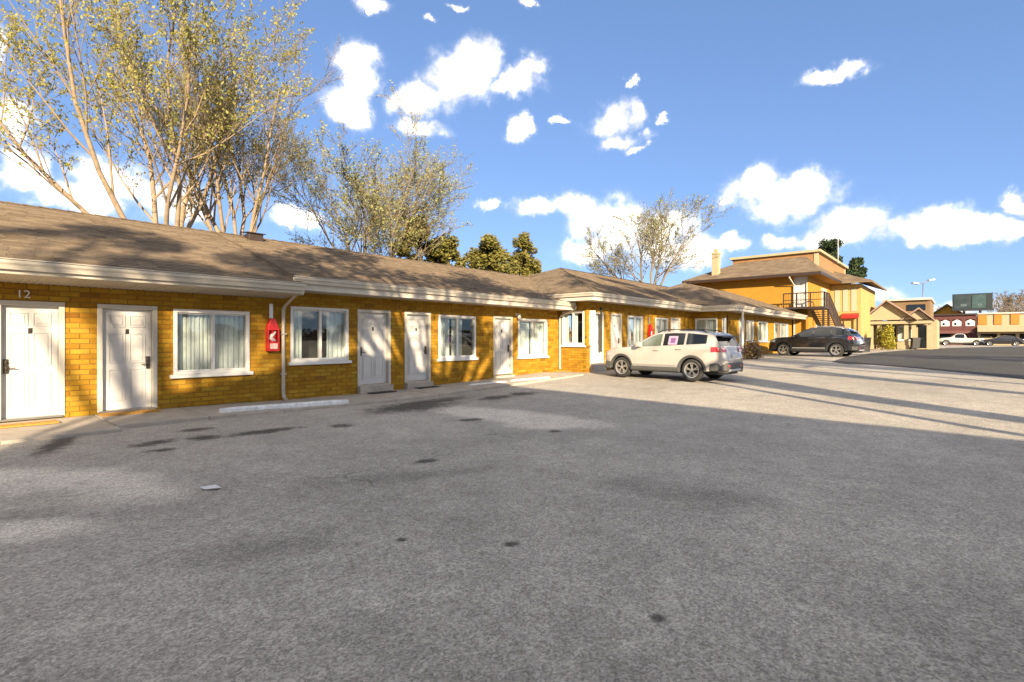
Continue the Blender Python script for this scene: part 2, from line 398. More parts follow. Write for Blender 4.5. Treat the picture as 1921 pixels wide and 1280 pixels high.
# ------------------------------------------------------------------ the ground
def asphalt_mat(name, base, stains=(), pale=(), speck=.42, cracks=True, faint=()):
    m, nt, N, L, b = newmat(name); setp(b, None, .92, spec=.25)
    g = N.new('ShaderNodeNewGeometry'); P = g.outputs['Position']
    def noise(s, d=4, r=.6):
        n = N.new('ShaderNodeTexNoise'); n.inputs['Scale'].default_value = s; n.inputs['Detail'].default_value = d; n.inputs['Roughness'].default_value = r
        L.new(P, n.inputs['Vector']); return n.outputs['Fac']
    def mrange(v, a, c, lo, hi, smooth=False):
        r = N.new('ShaderNodeMapRange'); r.inputs['From Min'].default_value = a; r.inputs['From Max'].default_value = c
        r.inputs['To Min'].default_value = lo; r.inputs['To Max'].default_value = hi
        if smooth: r.interpolation_type = 'SMOOTHSTEP'
        L.new(v, r.inputs['Value']); return r.outputs[0]
    def math2(op, a, c):
        n = N.new('ShaderNodeMath'); n.operation = op
        if hasattr(a, 'links'): L.new(a, n.inputs[0])
        else: n.inputs[0].default_value = a
        if hasattr(c, 'links'): L.new(c, n.inputs[1])
        else: n.inputs[1].default_value = c
        return n.outputs[0]
    # stones: fine light and dark aggregate at two sizes
    vo = N.new('ShaderNodeTexVoronoi'); vo.inputs['Scale'].default_value = 85; L.new(P, vo.inputs['Vector'])
    sep = N.new('ShaderNodeSeparateColor'); L.new(vo.outputs['Color'], sep.inputs[0])
    st = mrange(sep.outputs[0], 0, 1, 1 - speck*.75, 1 + speck)
    vo2 = N.new('ShaderNodeTexVoronoi'); vo2.inputs['Scale'].default_value = 38; L.new(P, vo2.inputs['Vector'])
    sep2 = N.new('ShaderNodeSeparateColor'); L.new(vo2.outputs['Color'], sep2.inputs[0])
    st2 = mrange(sep2.outputs[0], 0, 1, 1 - speck*.35, 1 + speck*.35)
    v = math2('MULTIPLY', st, st2)
    v = math2('MULTIPLY', v, mrange(noise(.22, 5, .62), .3, .7, .80, 1.20))
    v = math2('MULTIPLY', v, mrange(noise(1.6, 6, .7), .3, .7, .86, 1.14))
    v = math2('MULTIPLY', v, mrange(noise(9, 4, .7), .3, .7, .88, 1.12))
    def mask(lst, soft, ns, amp):
        prev = None
        wn = N.new('ShaderNodeTexNoise'); wn.inputs['Scale'].default_value = ns; wn.inputs['Detail'].default_value = 6; wn.inputs['Roughness'].default_value = .7
        L.new(P, wn.inputs['Vector'])
        for X, Y, ang, a, c in lst:
            mp = N.new('ShaderNodeMapping'); mp.vector_type = 'TEXTURE'
            mp.inputs['Location'].default_value = (X, Y, 0); mp.inputs['Rotation'].default_value = (0, 0, ang)
            mp.inputs['Scale'].default_value = (a, c, 50)
            L.new(P, mp.inputs['Vector'])
            ln = N.new('ShaderNodeVectorMath'); ln.operation = 'LENGTH'; L.new(mp.outputs[0], ln.inputs[0])
            prev = ln.outputs['Value'] if prev is None else math2('MINIMUM', prev, ln.outputs['Value'])
        w = N.new('ShaderNodeMath'); w.operation = 'MULTIPLY_ADD'; w.inputs[1].default_value = amp
        L.new(wn.outputs['Fac'], w.inputs[0]); L.new(prev, w.inputs[2])
        return mrange(w.outputs[0], 1 + amp*.5 + soft, 1 + amp*.5 - soft, 0, 1, True)
    cb = N.new('ShaderNodeMix'); cb.data_type = 'RGBA'; cb.inputs[6].default_value = (*base, 1)
    cb.inputs[7].default_value = (base[0]*1.6, base[1]*1.57, base[2]*1.54, 1)
    if pale: L.new(mask(pale, .30, 1.1, .9), cb.inputs['Factor'])
    else: cb.inputs['Factor'].default_value = 0
    if stains:
        v = math2('MULTIPLY', v, mrange(mask(stains, .60, 6.0, 2.4), 0, 1, 1, .25))
    if faint:
        v = math2('MULTIPLY', v, mrange(mask(faint, .8, 1.6, 1.8), 0, 1, 1, .74))
    if cracks:
        vc = N.new('ShaderNodeTexVoronoi'); vc.feature = 'DISTANCE_TO_EDGE'; vc.inputs['Scale'].default_value = .22
        wn = N.new('ShaderNodeTexNoise'); wn.inputs['Scale'].default_value = 1.4; wn.inputs['Detail'].default_value = 5
        L.new(P, wn.inputs['Vector'])
        av = N.new('ShaderNodeVectorMath'); av.operation = 'MULTIPLY_ADD'; av.inputs[1].default_value = (1.1, 1.1, 0)
        L.new(wn.outputs['Color'], av.inputs[0]); L.new(P, av.inputs[2]); L.new(av.outputs[0], vc.inputs['Vector'])
        ck = mrange(vc.outputs['Distance'], .001, .005, .55, 1)
        gate = mrange(noise(.35, 2), .54, .64, 0, .8)
        inv = math2('SUBTRACT', 1, ck); v = math2('MULTIPLY', v, math2('SUBTRACT', 1, math2('MULTIPLY', inv, gate)))
    hs = N.new('ShaderNodeHueSaturation'); L.new(cb.outputs[2], hs.inputs['Color']); L.new(v, hs.inputs['Value'])
    L.new(hs.outputs[0], b.inputs['Base Color'])
    bp = N.new('ShaderNodeBump'); bp.inputs['Strength'].default_value = .5; bp.inputs['Distance'].default_value = .006
    hh = math2('ADD', vo.outputs['Distance'], noise(40, 3)); L.new(hh, bp.inputs['Height']); L.new(bp.outputs[0], b.inputs['Normal'])
    return m
def px_ell(x0, y0, x1, y1, wpx):                     # stain from two photo points and a thickness in rows
    a = Vector(gp(x0, y0)); c = Vector(gp(x1, y1)); mid = (a + c) / 2
    ym = (y0 + y1) / 2; t = Vector(gp((x0+x1)/2, ym - wpx/2)) - Vector(gp((x0+x1)/2, ym + wpx/2))
    d = c - a; u = d.normalized(); perp = abs(t.dot(Vector((-u.y, u.x))))
    return (mid.x, mid.y, math.atan2(d.y, d.x), d.length/2, max(.04, perp/2))
stains = [px_ell(*a) for a in [(700,774,845,754,16),(720,766,870,745,10),(248,838,325,826,9),(355,825,415,819,8),(340,810,400,803,6),
    (80,850,140,815,26),(905,750,955,742,8),(955,742,1000,736,7),(780,867,818,863,7),(1222,1160,1248,1160,16),(945,1021,972,1020,8),
    (430,818,560,802,7),(620,800,662,797,6),(275,848,330,842,5),(745,1013,765,1012,6),(860,790,900,786,5),(1030,810,1050,808,5)]]
faint = [px_ell(*a) for a in [(-40,985,130,930,46),(10,945,110,920,26),(620,905,900,880,16),(1100,900,1500,960,30),(300,1060,640,1010,40)]]
pale = [px_ell(*a) for a in [(-160,960,150,880,150),(-100,900,330,930,60),(-200,1010,160,990,50),(830,765,1130,800,26),(950,800,1120,790,20)]]
M['asphalt'] = asphalt_mat('worn_asphalt', (.295,.268,.226), stains, pale, faint=faint)
M['dark_sheet'] = asphalt_mat('dark_asphalt', (.052,.051,.050), (), (), .3, True)
def ground():
    xs = [-3000,-800,-200,-80,-40,-20,-12,-8,-5,-3] + [i*.5 for i in range(-4, 50)] + [25 + i for i in range(0, 25)] + [52,56,62,70,80,100,130,180,260,400,700,1500,3000]
    ys = [-3000,-1200,-500,-200,-100,-60,-40,-30,-24,-20,-17,-15] + [-14 + i*.5 for i in range(0, 30)] + [2,4,7,11,16,25,40,70,120,250,600,1500,3000]
    b = MB(); ny = len(ys)
    for x in xs:
        for y in ys:
            near = 1 if (abs(x-12) < 40 and -16 < y < 1) else 0
            b.v.append((x, y, gz(x, y) + near * .012 * mnoise.noise((x*.7, y*.7, 3))))
    for i in range(len(xs)-1):
        for j in range(ny-1):
            b.f.append((i*ny+j, (i+1)*ny+j, (i+1)*ny+j+1, i*ny+j+1)); b.mi.append(0)
    o = b.build('ground', M['asphalt'], smooth=True, kind='structure')
    r = MB()  # darker asphalt sheet laid over the ground at the far right
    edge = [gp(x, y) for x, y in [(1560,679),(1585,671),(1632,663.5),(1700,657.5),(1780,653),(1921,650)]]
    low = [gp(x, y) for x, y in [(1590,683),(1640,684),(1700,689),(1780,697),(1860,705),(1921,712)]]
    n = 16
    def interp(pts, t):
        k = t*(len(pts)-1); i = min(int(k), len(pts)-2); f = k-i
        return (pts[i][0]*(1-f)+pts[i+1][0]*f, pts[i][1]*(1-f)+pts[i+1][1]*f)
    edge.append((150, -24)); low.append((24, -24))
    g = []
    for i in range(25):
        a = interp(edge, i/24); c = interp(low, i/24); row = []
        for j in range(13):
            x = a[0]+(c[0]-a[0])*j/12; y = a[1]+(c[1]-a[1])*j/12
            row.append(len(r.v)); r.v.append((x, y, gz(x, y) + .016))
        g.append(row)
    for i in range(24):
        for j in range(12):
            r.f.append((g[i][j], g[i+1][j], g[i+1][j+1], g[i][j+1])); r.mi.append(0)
    r.build('dark_sheet', M['dark_sheet'], smooth=True, kind='structure')
ground()

def sidewalk():
    base = MB(); n = 24
    xs = [-8 + i*1.45 for i in range(18)]
    root = None
    for i in range(len(xs)-1):
        a, c = xs[i], xs[i+1]
        base.prism([(a,.0,gz(a)-.15),(a,-1.86,gz(a)-.15),(a,-1.86,gz(a)+.035),(a,0,gz(a)+.035)], (c-a,0,0))
    root = base.build('sidewalk', M['concrete'], kind='structure')
    random.seed(3)
    for i in range(len(xs)-1):
        a, c = xs[i]+.008, xs[i+1]-.008
        w = -1.9 - (.35 if a < 1.2 else 0) + random.uniform(-.03,.03)
        dz = random.uniform(-.006,.006); b = MB()
        vs = []
        for z0 in (-.12, .062):
            for x, y in ((a,-.01),(a,w),(c,w+random.uniform(-.02,.02)),(c,-.01)):
                vs.append((x, y, gz(x, y) + z0 + (dz if z0 > 0 else 0)))
        b.add(vs, [(0,1,2,3),(7,6,5,4),(0,4,5,1),(1,5,6,2),(2,6,7,3),(3,7,4,0)])
        b.build('slab', M['concrete'], root, bevel=.012)
sidewalk()

# ------------------------------------------------------------------ walls of single bricks
def brick_wall(face, a0, a1, z0, z1, openings, parent, near=None, maxpart=0, mort=None, thick=.22):
    """mortar backing cut round the openings + bricks laid on it; returns bricks as (a0,a1,z0,z1,b)"""
    cuts = sorted(set([a0, a1] + [v for o in openings for v in (max(a0,o[0]), min(a1,o[1]))]))
    for i in range(len(cuts)-1):
        l, r = cuts[i], cuts[i+1]
        if r - l < 1e-4: continue
        zz = [(z0, z1)]
        for o in openings:
            if o[0] < (l+r)/2 < o[1]:
                nz = []
                for p, q in zz:
                    if o[2] > p: nz.append((p, min(q, o[2])))
                    if o[3] < q: nz.append((max(p, o[3]), q))
                zz = nz
        for p, q in zz:
            if q - p > 1e-4: mort.box(l, r, -thick, 0, p, q, face)
    out = []
    H, Lh, J = .10, .30, .012
    k = 0; z = z0
    while z < z1 - .02:
        zt = min(z + H - J, z1)
        zm = (z + zt)/2
        blk = sorted([(o[0]-.001, o[1]+.001) for o in openings if o[2] < zm < o[3]])
        segs = []; s = a0
        for l, r in blk:
            if l > s: segs.append((s, l))
            s = max(s, r)
        if s < a1: segs.append((s, a1))
        off = (k % 2) * Lh/2
        for s, e in segs:
            c = math.floor((s - off)/Lh)*Lh + off
            while c < e:
                l, r = max(c, s), min(c + Lh - J, e)
                if r - l > .035:
                    out.append((l, r, z, zt, .010 + random.uniform(-.0035, .0045)))
                c += Lh
        k += 1; z += H
    return out
def lay_bricks(lst, parent, maxpart):
    """lst: (face, brick); nearest ones become single objects, the rest one part"""
    lst.sort(key=lambda fb: (Vector(fb[0].p((fb[1][0]+fb[1][1])/2, 0, fb[1][2])) - CAMP).length + (1000 if fb[1][1] < 0.7 and abs(fb[0].n.y) > .5 else 0))
    rest = MB()
    cache = {}
    for i, (f, (l, r, z, zt, d)) in enumerate(lst):
        if i < maxpart:
            key = (round(r-l, 3), round(zt-z, 3), tuple(f.u), round(d, 3))
            if key not in cache:
                b = MB(); hw = (r-l)/2; u, n = f.u, f.n
                vs = []
                for bb, sh in ((-.004, 0), (d, .0035)):
                    for aa, zz in ((-hw+sh, sh), (hw-sh, sh), (hw-sh, zt-z-sh), (-hw+sh, zt-z-sh)):
                        v = u*aa + n*bb; vs.append((v.x, v.y, zz))
                b.add(vs, [(7,6,5,4),(0,4,5,1),(1,5,6,2),(2,6,7,3),(3,7,4,0)])
                me = bpy.data.meshes.new('brick'); me.from_pydata(b.v, [], b.f); me.materials.append(M['brick']); cache[key] = me
            o = bpy.data.objects.new('brick', cache[key]); COL.objects.link(o); o.parent = parent
            o.location = Vector(f.p((l+r)/2, 0, z)) - woff(parent)
        else:
            rest.box(l, r, -.004, d, z, zt, f)
    if rest.v: rest.build('brickwork', M['brick'], parent, kind='stuff')

def shingle_slope(b, e0, e1, r0, r1, exp=.14, tab=.30, th=.014, trim=0):
    """tabs laid in courses from the eave edge e0-e1 to the ridge edge r0-r1 (may be a point)"""
    e0, e1, r0, r1 = map(Vector, (e0, e1, r0, r1))
    run = ((r0+r1)/2 - (e0+e1)/2); Ls = run.length; nn = max(2, int(Ls/exp))
    nrm = (e1-e0).cross(run).normalized()
    if nrm.z < 0: nrm = -nrm
    ext = (e1 - e0).normalized()
    for k in range(nn):
        t0 = k/nn; t1 = min(1.0, (k+1.25)/nn)
        a0 = e0.lerp(r0, t0); a1 = e1.lerp(r1, t0); c0 = e0.lerp(r0, t1); c1 = e1.lerp(r1, t1)
        W = (a1-a0).length
        if W < .05: continue
        m = max(1, int(W/tab)); off = random.random()*.5
        cuts = [0.0] + [min(1, max(0, (j + off + random.uniform(-.12,.12))/m)) for j in range(m)] + [1.0]
        for j in range(len(cuts)-1):
            u0, u1 = cuts[j], cuts[j+1]
            if u1 - u0 < 1e-3: continue
            g = .003/ max(W, .1)
            h = th*random.uniform(.7, 1.35)
            p0 = a0.lerp(a1, u0+g) + nrm*h; p1 = a0.lerp(a1, u1-g) + nrm*h
            q0 = c0.lerp(c1, u0+g) + nrm*.002; q1 = c0.lerp(c1, u1-g) + nrm*.002
            l0 = p0 - nrm*h; l1 = p1 - nrm*h
            b.add([tuple(p0), tuple(p1), tuple(q1), tuple(q0), tuple(l0), tuple(l1)], [(0,1,2,3),(4,5,1,0)])

def make_window(face, x0, x1, z0, z1, parent, curt='full', label=None, mull=.5):
    f = MB(); w = .055
    yo, yi = .035, -.10
    for a, c, p, q in ((x0-.02, x1+.02, z1-w, z1+.02), (x0-.02, x1+.02, z0-.005, z0+w), ):
        f.box(a, c, yi, yo, p, q, face)
    for a, c in ((x0-.02, x0+w), (x1-w, x1+.02)):
        f.box(a, c, yi, yo-.002, z0+w, z1-w, face)
    xm = x0 + (x1-x0)*mull
    f.box(xm-.035, xm+.035, yi, .012, z0+w, z1-w, face)
    # sash rails
    for a, c in ((x0+w, xm-.035), (xm+.035, x1-w)):
        f.box(a, c, -.06, -.02, z1-w-.03, z1-w, face); f.box(a, c, -.06, -.02, z0+w, z0+w+.03, face)
    o = f.build('window', M['white'], parent, bevel=.006, label=label)
    for a, c in ((x0+w, xm-.035), (xm+.035, x1-w)):
        p = MB(); p.box(a, c, -.045, -.038, z0+w+.03, z1-w-.03, face); p.build('pane', M['glass'], o)
    s = MB(); s.box(x0-.09, x1+.09, -.10, .085, z0-.085, z0-.006, face); s.build('sill', M['white'], o, bevel=.008)
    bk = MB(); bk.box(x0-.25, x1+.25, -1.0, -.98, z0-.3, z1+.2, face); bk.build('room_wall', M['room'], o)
    W = x1-x0
    spans = {'full': [(0, .49), (.51, 1)], 'edges': [(0, .24), (.66, 1)], 'left': [(0, .36), (.44, .70)], 'gap': [(0, .40), (.47, 1)], 'one': [(0, .42), (.68, 1)], 'some': [(0, .18), (.3, .6), (.9, 1)]}[curt]
    for s0, s1 in spans:
        c = MB(); n = max(12, int((s1-s0)*W*40)); rows = []; e0 = x0 + W*s0 - (.1 if s0 < .05 else 0); e1 = x0 + W*s1 + (.42 if s1 > .95 else 0)
        ph = random.uniform(0, 6)
        for i in range(n+1):
            a = e0 + (e1-e0)*i/n
            d = -.17 + .028*math.sin(ph + i*2.1) + .012*math.sin(i*.9+ph)
            rows.append((a, d))
        for i in range(n):
            (a, d), (a2, d2) = rows[i], rows[i+1]
            c.add([face.p(a, d, z0-.02), face.p(a2, d2, z0-.02), face.p(a2, d2, z1+.02), face.p(a, d, z1+.02)], [(0,1,2,3)])
        c.build('curtain', M['curtain'], o, smooth=True)
    return o
def make_door(face, x0, x1, z0, z1, parent, hinge='left', step=True, number=None, label=None, plain=False, rec=.075):
    w = .055; d = MB()
    a, c, p, q = x0+w, x1-w, z0+.03, z1-w
    d.box(a+.004, c-.004, -rec-.045, -rec, p, q, face)
    W, H = c-a, q-p
    cols = ((.13, .46), (.54, .87)); rows = ((.09, .40), (.46, .76), (.82, .94))
    if not plain:
        for c0, c1 in cols:
            for r0, r1 in rows:
                l, r, s, t = a+W*c0, a+W*c1, p+H*r0, p+H*r1
                k = .018; e = -rec
                # moulded panel: a groove frame and a raised field
                for (u0,u1,v0,v1) in ((l,r,s,s+k),(l,r,t-k,t),(l,l+k,s+k,t-k),(r-k,r,s+k,t-k)):
                    d.box(u0,u1,e,e+.014,v0,v1,face)
                d.box(l+.045, r-.045, e, e+.012, s+.045, t-.045, face)
    o = d.build('door', M['door'], parent, bevel=.004, label=label)
    f = MB()
    f.box(x0-.03, x1+.03, -.12, .03, z1-w, z1+.03, face)
    f.box(x0-.03, x0+w, -.12, .028, z0, z1-w, face); f.box(x1-w, x1+.03, -.12, .028, z0, z1-w, face)
    f.build('frame', M['trim'], o, bevel=.006)
    t = MB(); t.box(x0, x1, -.14, .05, z0-.01, z0+.028, face); t.build('threshold', M['steel'], o)
    hx = a+.065 if hinge == 'right' else c-.065
    h = MB(); zc = p+.46*H
    h.box(hx-.033, hx+.033, -rec, -rec+.028, zc-.13, zc+.13, face)
    h.cyl(face.p(hx, -rec+.02, zc-.03), face.p(hx, -rec+.075, zc-.03), .014, 8)
    sgn = 1 if hinge == 'right' else -1
    h.tube([face.p(hx, -rec+.07, zc-.03), face.p(hx+sgn*.06, -rec+.075, zc-.032), face.p(hx+sgn*.125, -rec+.07, zc-.035)], .011, 8)
    h.lathe([(0,.03),(.018,.03),(.018,0)], face.p(hx, -rec+.028, zc+.07), face.n, 12)
    h.build('handle', M['lock'], o, bevel=.004)
    pe = MB(); pe.lathe([(0,.012),(.014,.012),(.017,0)], face.p((a+c)/2, -rec, p+.775*H), face.n, 12)
    pe.box((a+c)/2-.03, (a+c)/2+.03, -rec, -rec+.006, p+.75*H, p+.80*H, face)
    pe.build('peephole', M['lock'], o)
    if step:
        s = MB(); zg = gz((x0+x1)/2) + .05
        if z0 - zg > .05:
            s.box(x0-.03, x1+.03, -.1, .16, zg-.1, z0-.012, face); s.build('step', M['concrete'], o, bevel=.012)
    return o
def text_mesh(txt, size, face, a, b, c, matr, parent, name, ext=.004):
    cu = bpy.data.curves.new(name, 'FONT'); cu.body = txt; cu.size = size; cu.extrude = ext; cu.align_x = 'CENTER'
    to = bpy.data.objects.new(name, cu)
    me = bpy.data.meshes.new_from_object(to)
    mb = MB(); vs = []
    for v in me.vertices: vs.append(face.p(a + v.co.x, b + v.co.z, c + v.co.y))
    mb.add(vs, [tuple(p.vertices)[::-1] for p in me.polygons])
    bpy.data.objects.remove(to); bpy.data.curves.remove(cu); bpy.data.meshes.remove(me)
    return mb.build(name, matr, parent)
def gutter_run(p0, p1, n, parent, name='gutter', h=.13, w=.12):
    """K-style gutter from p0 to p1 (top back edge), n = outward"""
    p0, p1, n = Vector(p0), Vector(p1), Vector(n); up = Vector((0,0,1))
    prof = [(0,0),(0,-h),(w*.55,-h),(w*.72,-h*.55),(w*.95,-h*.30),(w,0.0),(w-.014,0),(w-.03,-.03),(.012,-h*.8),(.012,0)]
    b = MB()
    b.prism([tuple(p0 + n*a + up*c) for a, c in prof], p1-p0)
    return b.build(name, M['gutter'], parent)
FW = lambda y: Face((0, y, 0), (1,0,0), (0,-1,0))
FL = lambda x: Face((x, 0, 0), (0,-1,0), (-1,0,0))    # faces -X; 'along' = -Y

# ------------------------------------------------------------------ motel wings
def roof_part(parent, slopes, exp=.14, tab=.30, deck=.10):
    """slopes: list of (e0,e1,r0,r1). A deck slab under each slope and real shingle tabs on top"""
    d = MB()
    for e0, e1, r0, r1 in slopes:
        pts = [e0, e1, r1, r0] if (Vector(r0)-Vector(r1)).length > .01 else [e0, e1, r0]
        d.prism([(p[0], p[1], p[2]-.004) for p in pts], (0,0,-deck))
    o = d.build('roof', M['shingle'], parent)
    s = MB()
    for e0, e1, r0, r1 in slopes: shingle_slope(s, e0, e1, r0, r1, exp, tab)
    s.build('shingles', M['shingle'], o, kind='stuff')
    return o
def ridge_caps(parent, a, c, n):
    a, c = Vector(a), Vector(c); b = MB(); d = (c-a)/n; side = Vector((-d.y, d.x, 0)).normalized()
    for i in range(n):
        p = a + d*i; q = p + d*1.15
        for sg in (-1, 1):
            w = side*sg*.15 + Vector((0,0,-.055)); t = Vector((0,0,.03)); t2 = Vector((0,0,.012))
            b.add([tuple(p+t), tuple(q+t2), tuple(q+w+t2), tuple(p+w+t)], [(0,1,2,3)])
    return b.build('ridge_cap', M['shingle'], parent, kind='stuff')

def wing_a():
    x0, x1 = -8.0, 5.9
    t = thing('motel_wing', 'nearest low motel wing of ochre brick with two white doors numbered from the left edge', 'motel wing', (0, 4, 0), 0, 'motel wings along the lot')
    f = FW(0)
    fl = .03; dt = 2.15
    dA = (wx(-6), wx(118)); dB = (wx(186), wx(292)); wB = (wx(327), wx(466))
    ops = [(*dA, fl, dt), (*dB, fl, dt), (*wB, .72, 2.12), (-3.2, -1.6, .72, 2.12)]
    mo = MB()
    br = brick_wall(f, x0, x1, -.2, 2.6, ops, t, mort=mo)
    mo.build('wall', M['mortar'], t)
    lay_bricks([(f, b) for b in br], t, 300)
    w = MB(); w.box(x0, x0+.2, .23, 8.8, -.2, 2.6); w.box(x0, x1+.1, 8.8, 9, -.2, 2.6); w.build('back_wall', M['mortar'], t)
    make_door(f, *dA, fl, dt, t, hinge='right'); make_door(f, *dB, fl, dt, t, hinge='left')
    make_window(f, *wB, .72, 2.12, t, 'full'); make_window(f, -3.2, -1.6, .72, 2.12, t, 'full')
    # lintel courses stand on edge above the doors, slightly proud
    text_mesh('12', .20, f, wx(44), .026, 2.235, M['white'], t, 'door_number', .006)
    ez, ey = 2.80, -1.08
    rz_, ry = 4.78, 4.5
    roof_part(t, [((x0-.5,ey,ez),(x1+.02,ey,ez),(x0-.5,ry,rz_),(x1+.02,ry,rz_)), ((x1+.02,10.0,ez),(x0-.5,10.0,ez),(x1+.02,ry,rz_),(x0-.5,ry,rz_))])
    ridge_caps(t, (x0-.5,ry,rz_), (x1+.1,ry,rz_), 52)
    s = MB(); s.prism([(x0-.5,0.02,2.50),(x0-.5,ey+.02,2.575),(x0-.5,ey+.02,2.60),(x0-.5,0.02,2.53)], (x1-x0+.5,0,0))
    so = s.build('soffit', M['soffit'], t)
    g = MB()
    n = int((x1-x0)/.10)
    for i in range(n):                                # vented panel ribs on the underside
        a = x0 + i*.10
        g.prism([(a,-.03,2.492),(a,ey+.04,2.566),(a,ey+.04,2.574),(a,-.03,2.500)], (.035,0,0))
    g.build('soffit_ribs', M['soffit'], so, kind='stuff')
    fa = MB(); fa.box(x0-.5, x1, ey, ey+.03, 2.56, 2.74); fa.box(x1-.03, x1+.003, ey+.03, .0, 2.53, 2.80); fa.build('fascia', M['gutter'], t)
    gutter_run((x0-.5, ey-.003, 2.775), (x1-.02, ey-.003, 2.775), (0,-1,0), t, h=.15)
    fl_ = MB(); fl_.box(x0-.5, x1, ey-.02, ey+.10, 2.797, 2.812); fl_.build('drip_edge', M['gutter'], t)
    return t
def wing_b():
    x0, x1 = 5.9, 17.7
    t = thing('motel_wing', 'middle low motel wing of ochre brick behind the white wheel stops with three white doors', 'motel wing', (11.8, 4, 0), 0, 'motel wings along the lot')
    f = FW(0); fl = .15; dt = 2.30
    W = [(wx(546), wx(652), .90, 2.30), (wx(823), wx(891), .84, 2.26), (wx(972), wx(1025), .80, 2.26)]
    D = [(wx(672), wx(731)), (wx(760), wx(806)), (wx(926), wx(960))]
    ops = [(a, c, fl, dt) for a, c in D] + W
    mo = MB(); br = brick_wall(f, x0, x1, -.3, 2.72, ops, t, mort=mo)
    mo.build('wall', M['mortar'], t)
    lay_bricks([(f, b) for b in br], t, 300)
    w = MB(); w.box(x0+.1, x1, 8.8, 9, -.2, 2.7); w.build('back_wall', M['mortar'], t)
    for i, (a, c) in enumerate(D): make_door(f, a, c, fl, dt, t, hinge='left' if i else 'right')
    for w_, c in zip(W, ('edges', 'left', 'full')): make_window(f, *w_, t, c)
    ez, ey = 2.99, -.84; rz_, ry = 4.79, 4.5
    xe = 22.5
    roof_part(t, [((x0-.12,ey,ez),(xe,ey,ez),(x0-.12,ry,rz_),(xe,ry,rz_)), ((xe,9.9,ez),(x0-.12,9.9,ez),(xe,ry,rz_),(x0-.12,ry,rz_))])
    ridge_caps(t, (x0+.1,ry,rz_), (xe,ry,rz_), 52)
    s = MB(); s.box(x0+.02, x1, ey+.035, -.012, 2.68, 2.698); s.build('soffit', M['soffit'], t)
    fa = MB(); fa.box(x0-.12, x1+.2, ey, ey+.03, 2.67, 2.93); fa.box(x0-.12, x0-.09, ey+.03, .0, 2.67, 2.93); fa.build('fascia', M['gutter'], t)
    gutter_run((x0-.16, ey-.003, 2.965), (x1-.2, ey-.003, 2.965), (0,-1,0), t, h=.14)
    de = MB(); de.box(x0-.12, x1, ey-.02, ey+.10, 2.987, 3.002); de.build('drip_edge', M['gutter'], t)
    dn = MB(); xd = 5.86
    for pts in ([(xd,ey-.07,2.84),(xd,ey-.07,2.72),(xd,ey+.02,2.58),(xd,-.16,2.30),(xd,-.085,2.20),(xd,-.085,gz(xd)+.22),(xd,-.14,gz(xd)+.12),(xd,-.24,gz(xd)+.09)],):
        dn.tube(pts, .045, 4)
    for z in (.6, 1.6): dn.box(xd-.06, xd+.06, -.135, -.012, z, z+.03)
    dn.build('downspout', M['gutter'], t)
    d2 = MB(); d2.tube([(17.60,ey-.05,2.84),(17.60,ey-.05,2.74),(17.60,-.12,2.45),(17.60,-.08,2.36),(17.60,-.08,.22)], .042, 4); d2.build('downspout', M['gutter'], t)
    roof_vent(t, wx(476,4.0), 4.0, 4.68)
    return t
def roof_vent(t, X, Y, z):
    b = MB(); b.box(X-.22, X+.22, Y-.2, Y+.2, z-.25, z+.10); b.prism([(X-.28,Y-.26,z+.10),(X+.28,Y-.26,z+.10),(X+.28,Y+.26,z+.16),(X-.28,Y+.26,z+.16)], (0,0,.03))
    b.build('roof_vent', M['iron'], t, bevel=.01)
def hip(x0, x1, y0, y1, ez, m, left=True, right=True):
    hd = (y1-y0)/2; rz_ = ez + m*hd; ry = (y0+y1)/2
    a = x0 + (hd if left else 0); c = x1 - (hd if right else 0)
    S = [((x0,y0,ez),(x1,y0,ez),(a,ry,rz_),(c,ry,rz_)), ((x1,y1,ez),(x0,y1,ez),(c,ry,rz_),(a,ry,rz_))]
    if left: S.append(((x0,y1,ez),(x0,y0,ez),(a,ry,rz_),(a,ry,rz_)))
    if right: S.append(((x1,y0,ez),(x1,y1,ez),(c,ry,rz_),(c,ry,rz_)))
    return S, (a, ry, rz_), (c, ry, rz_)
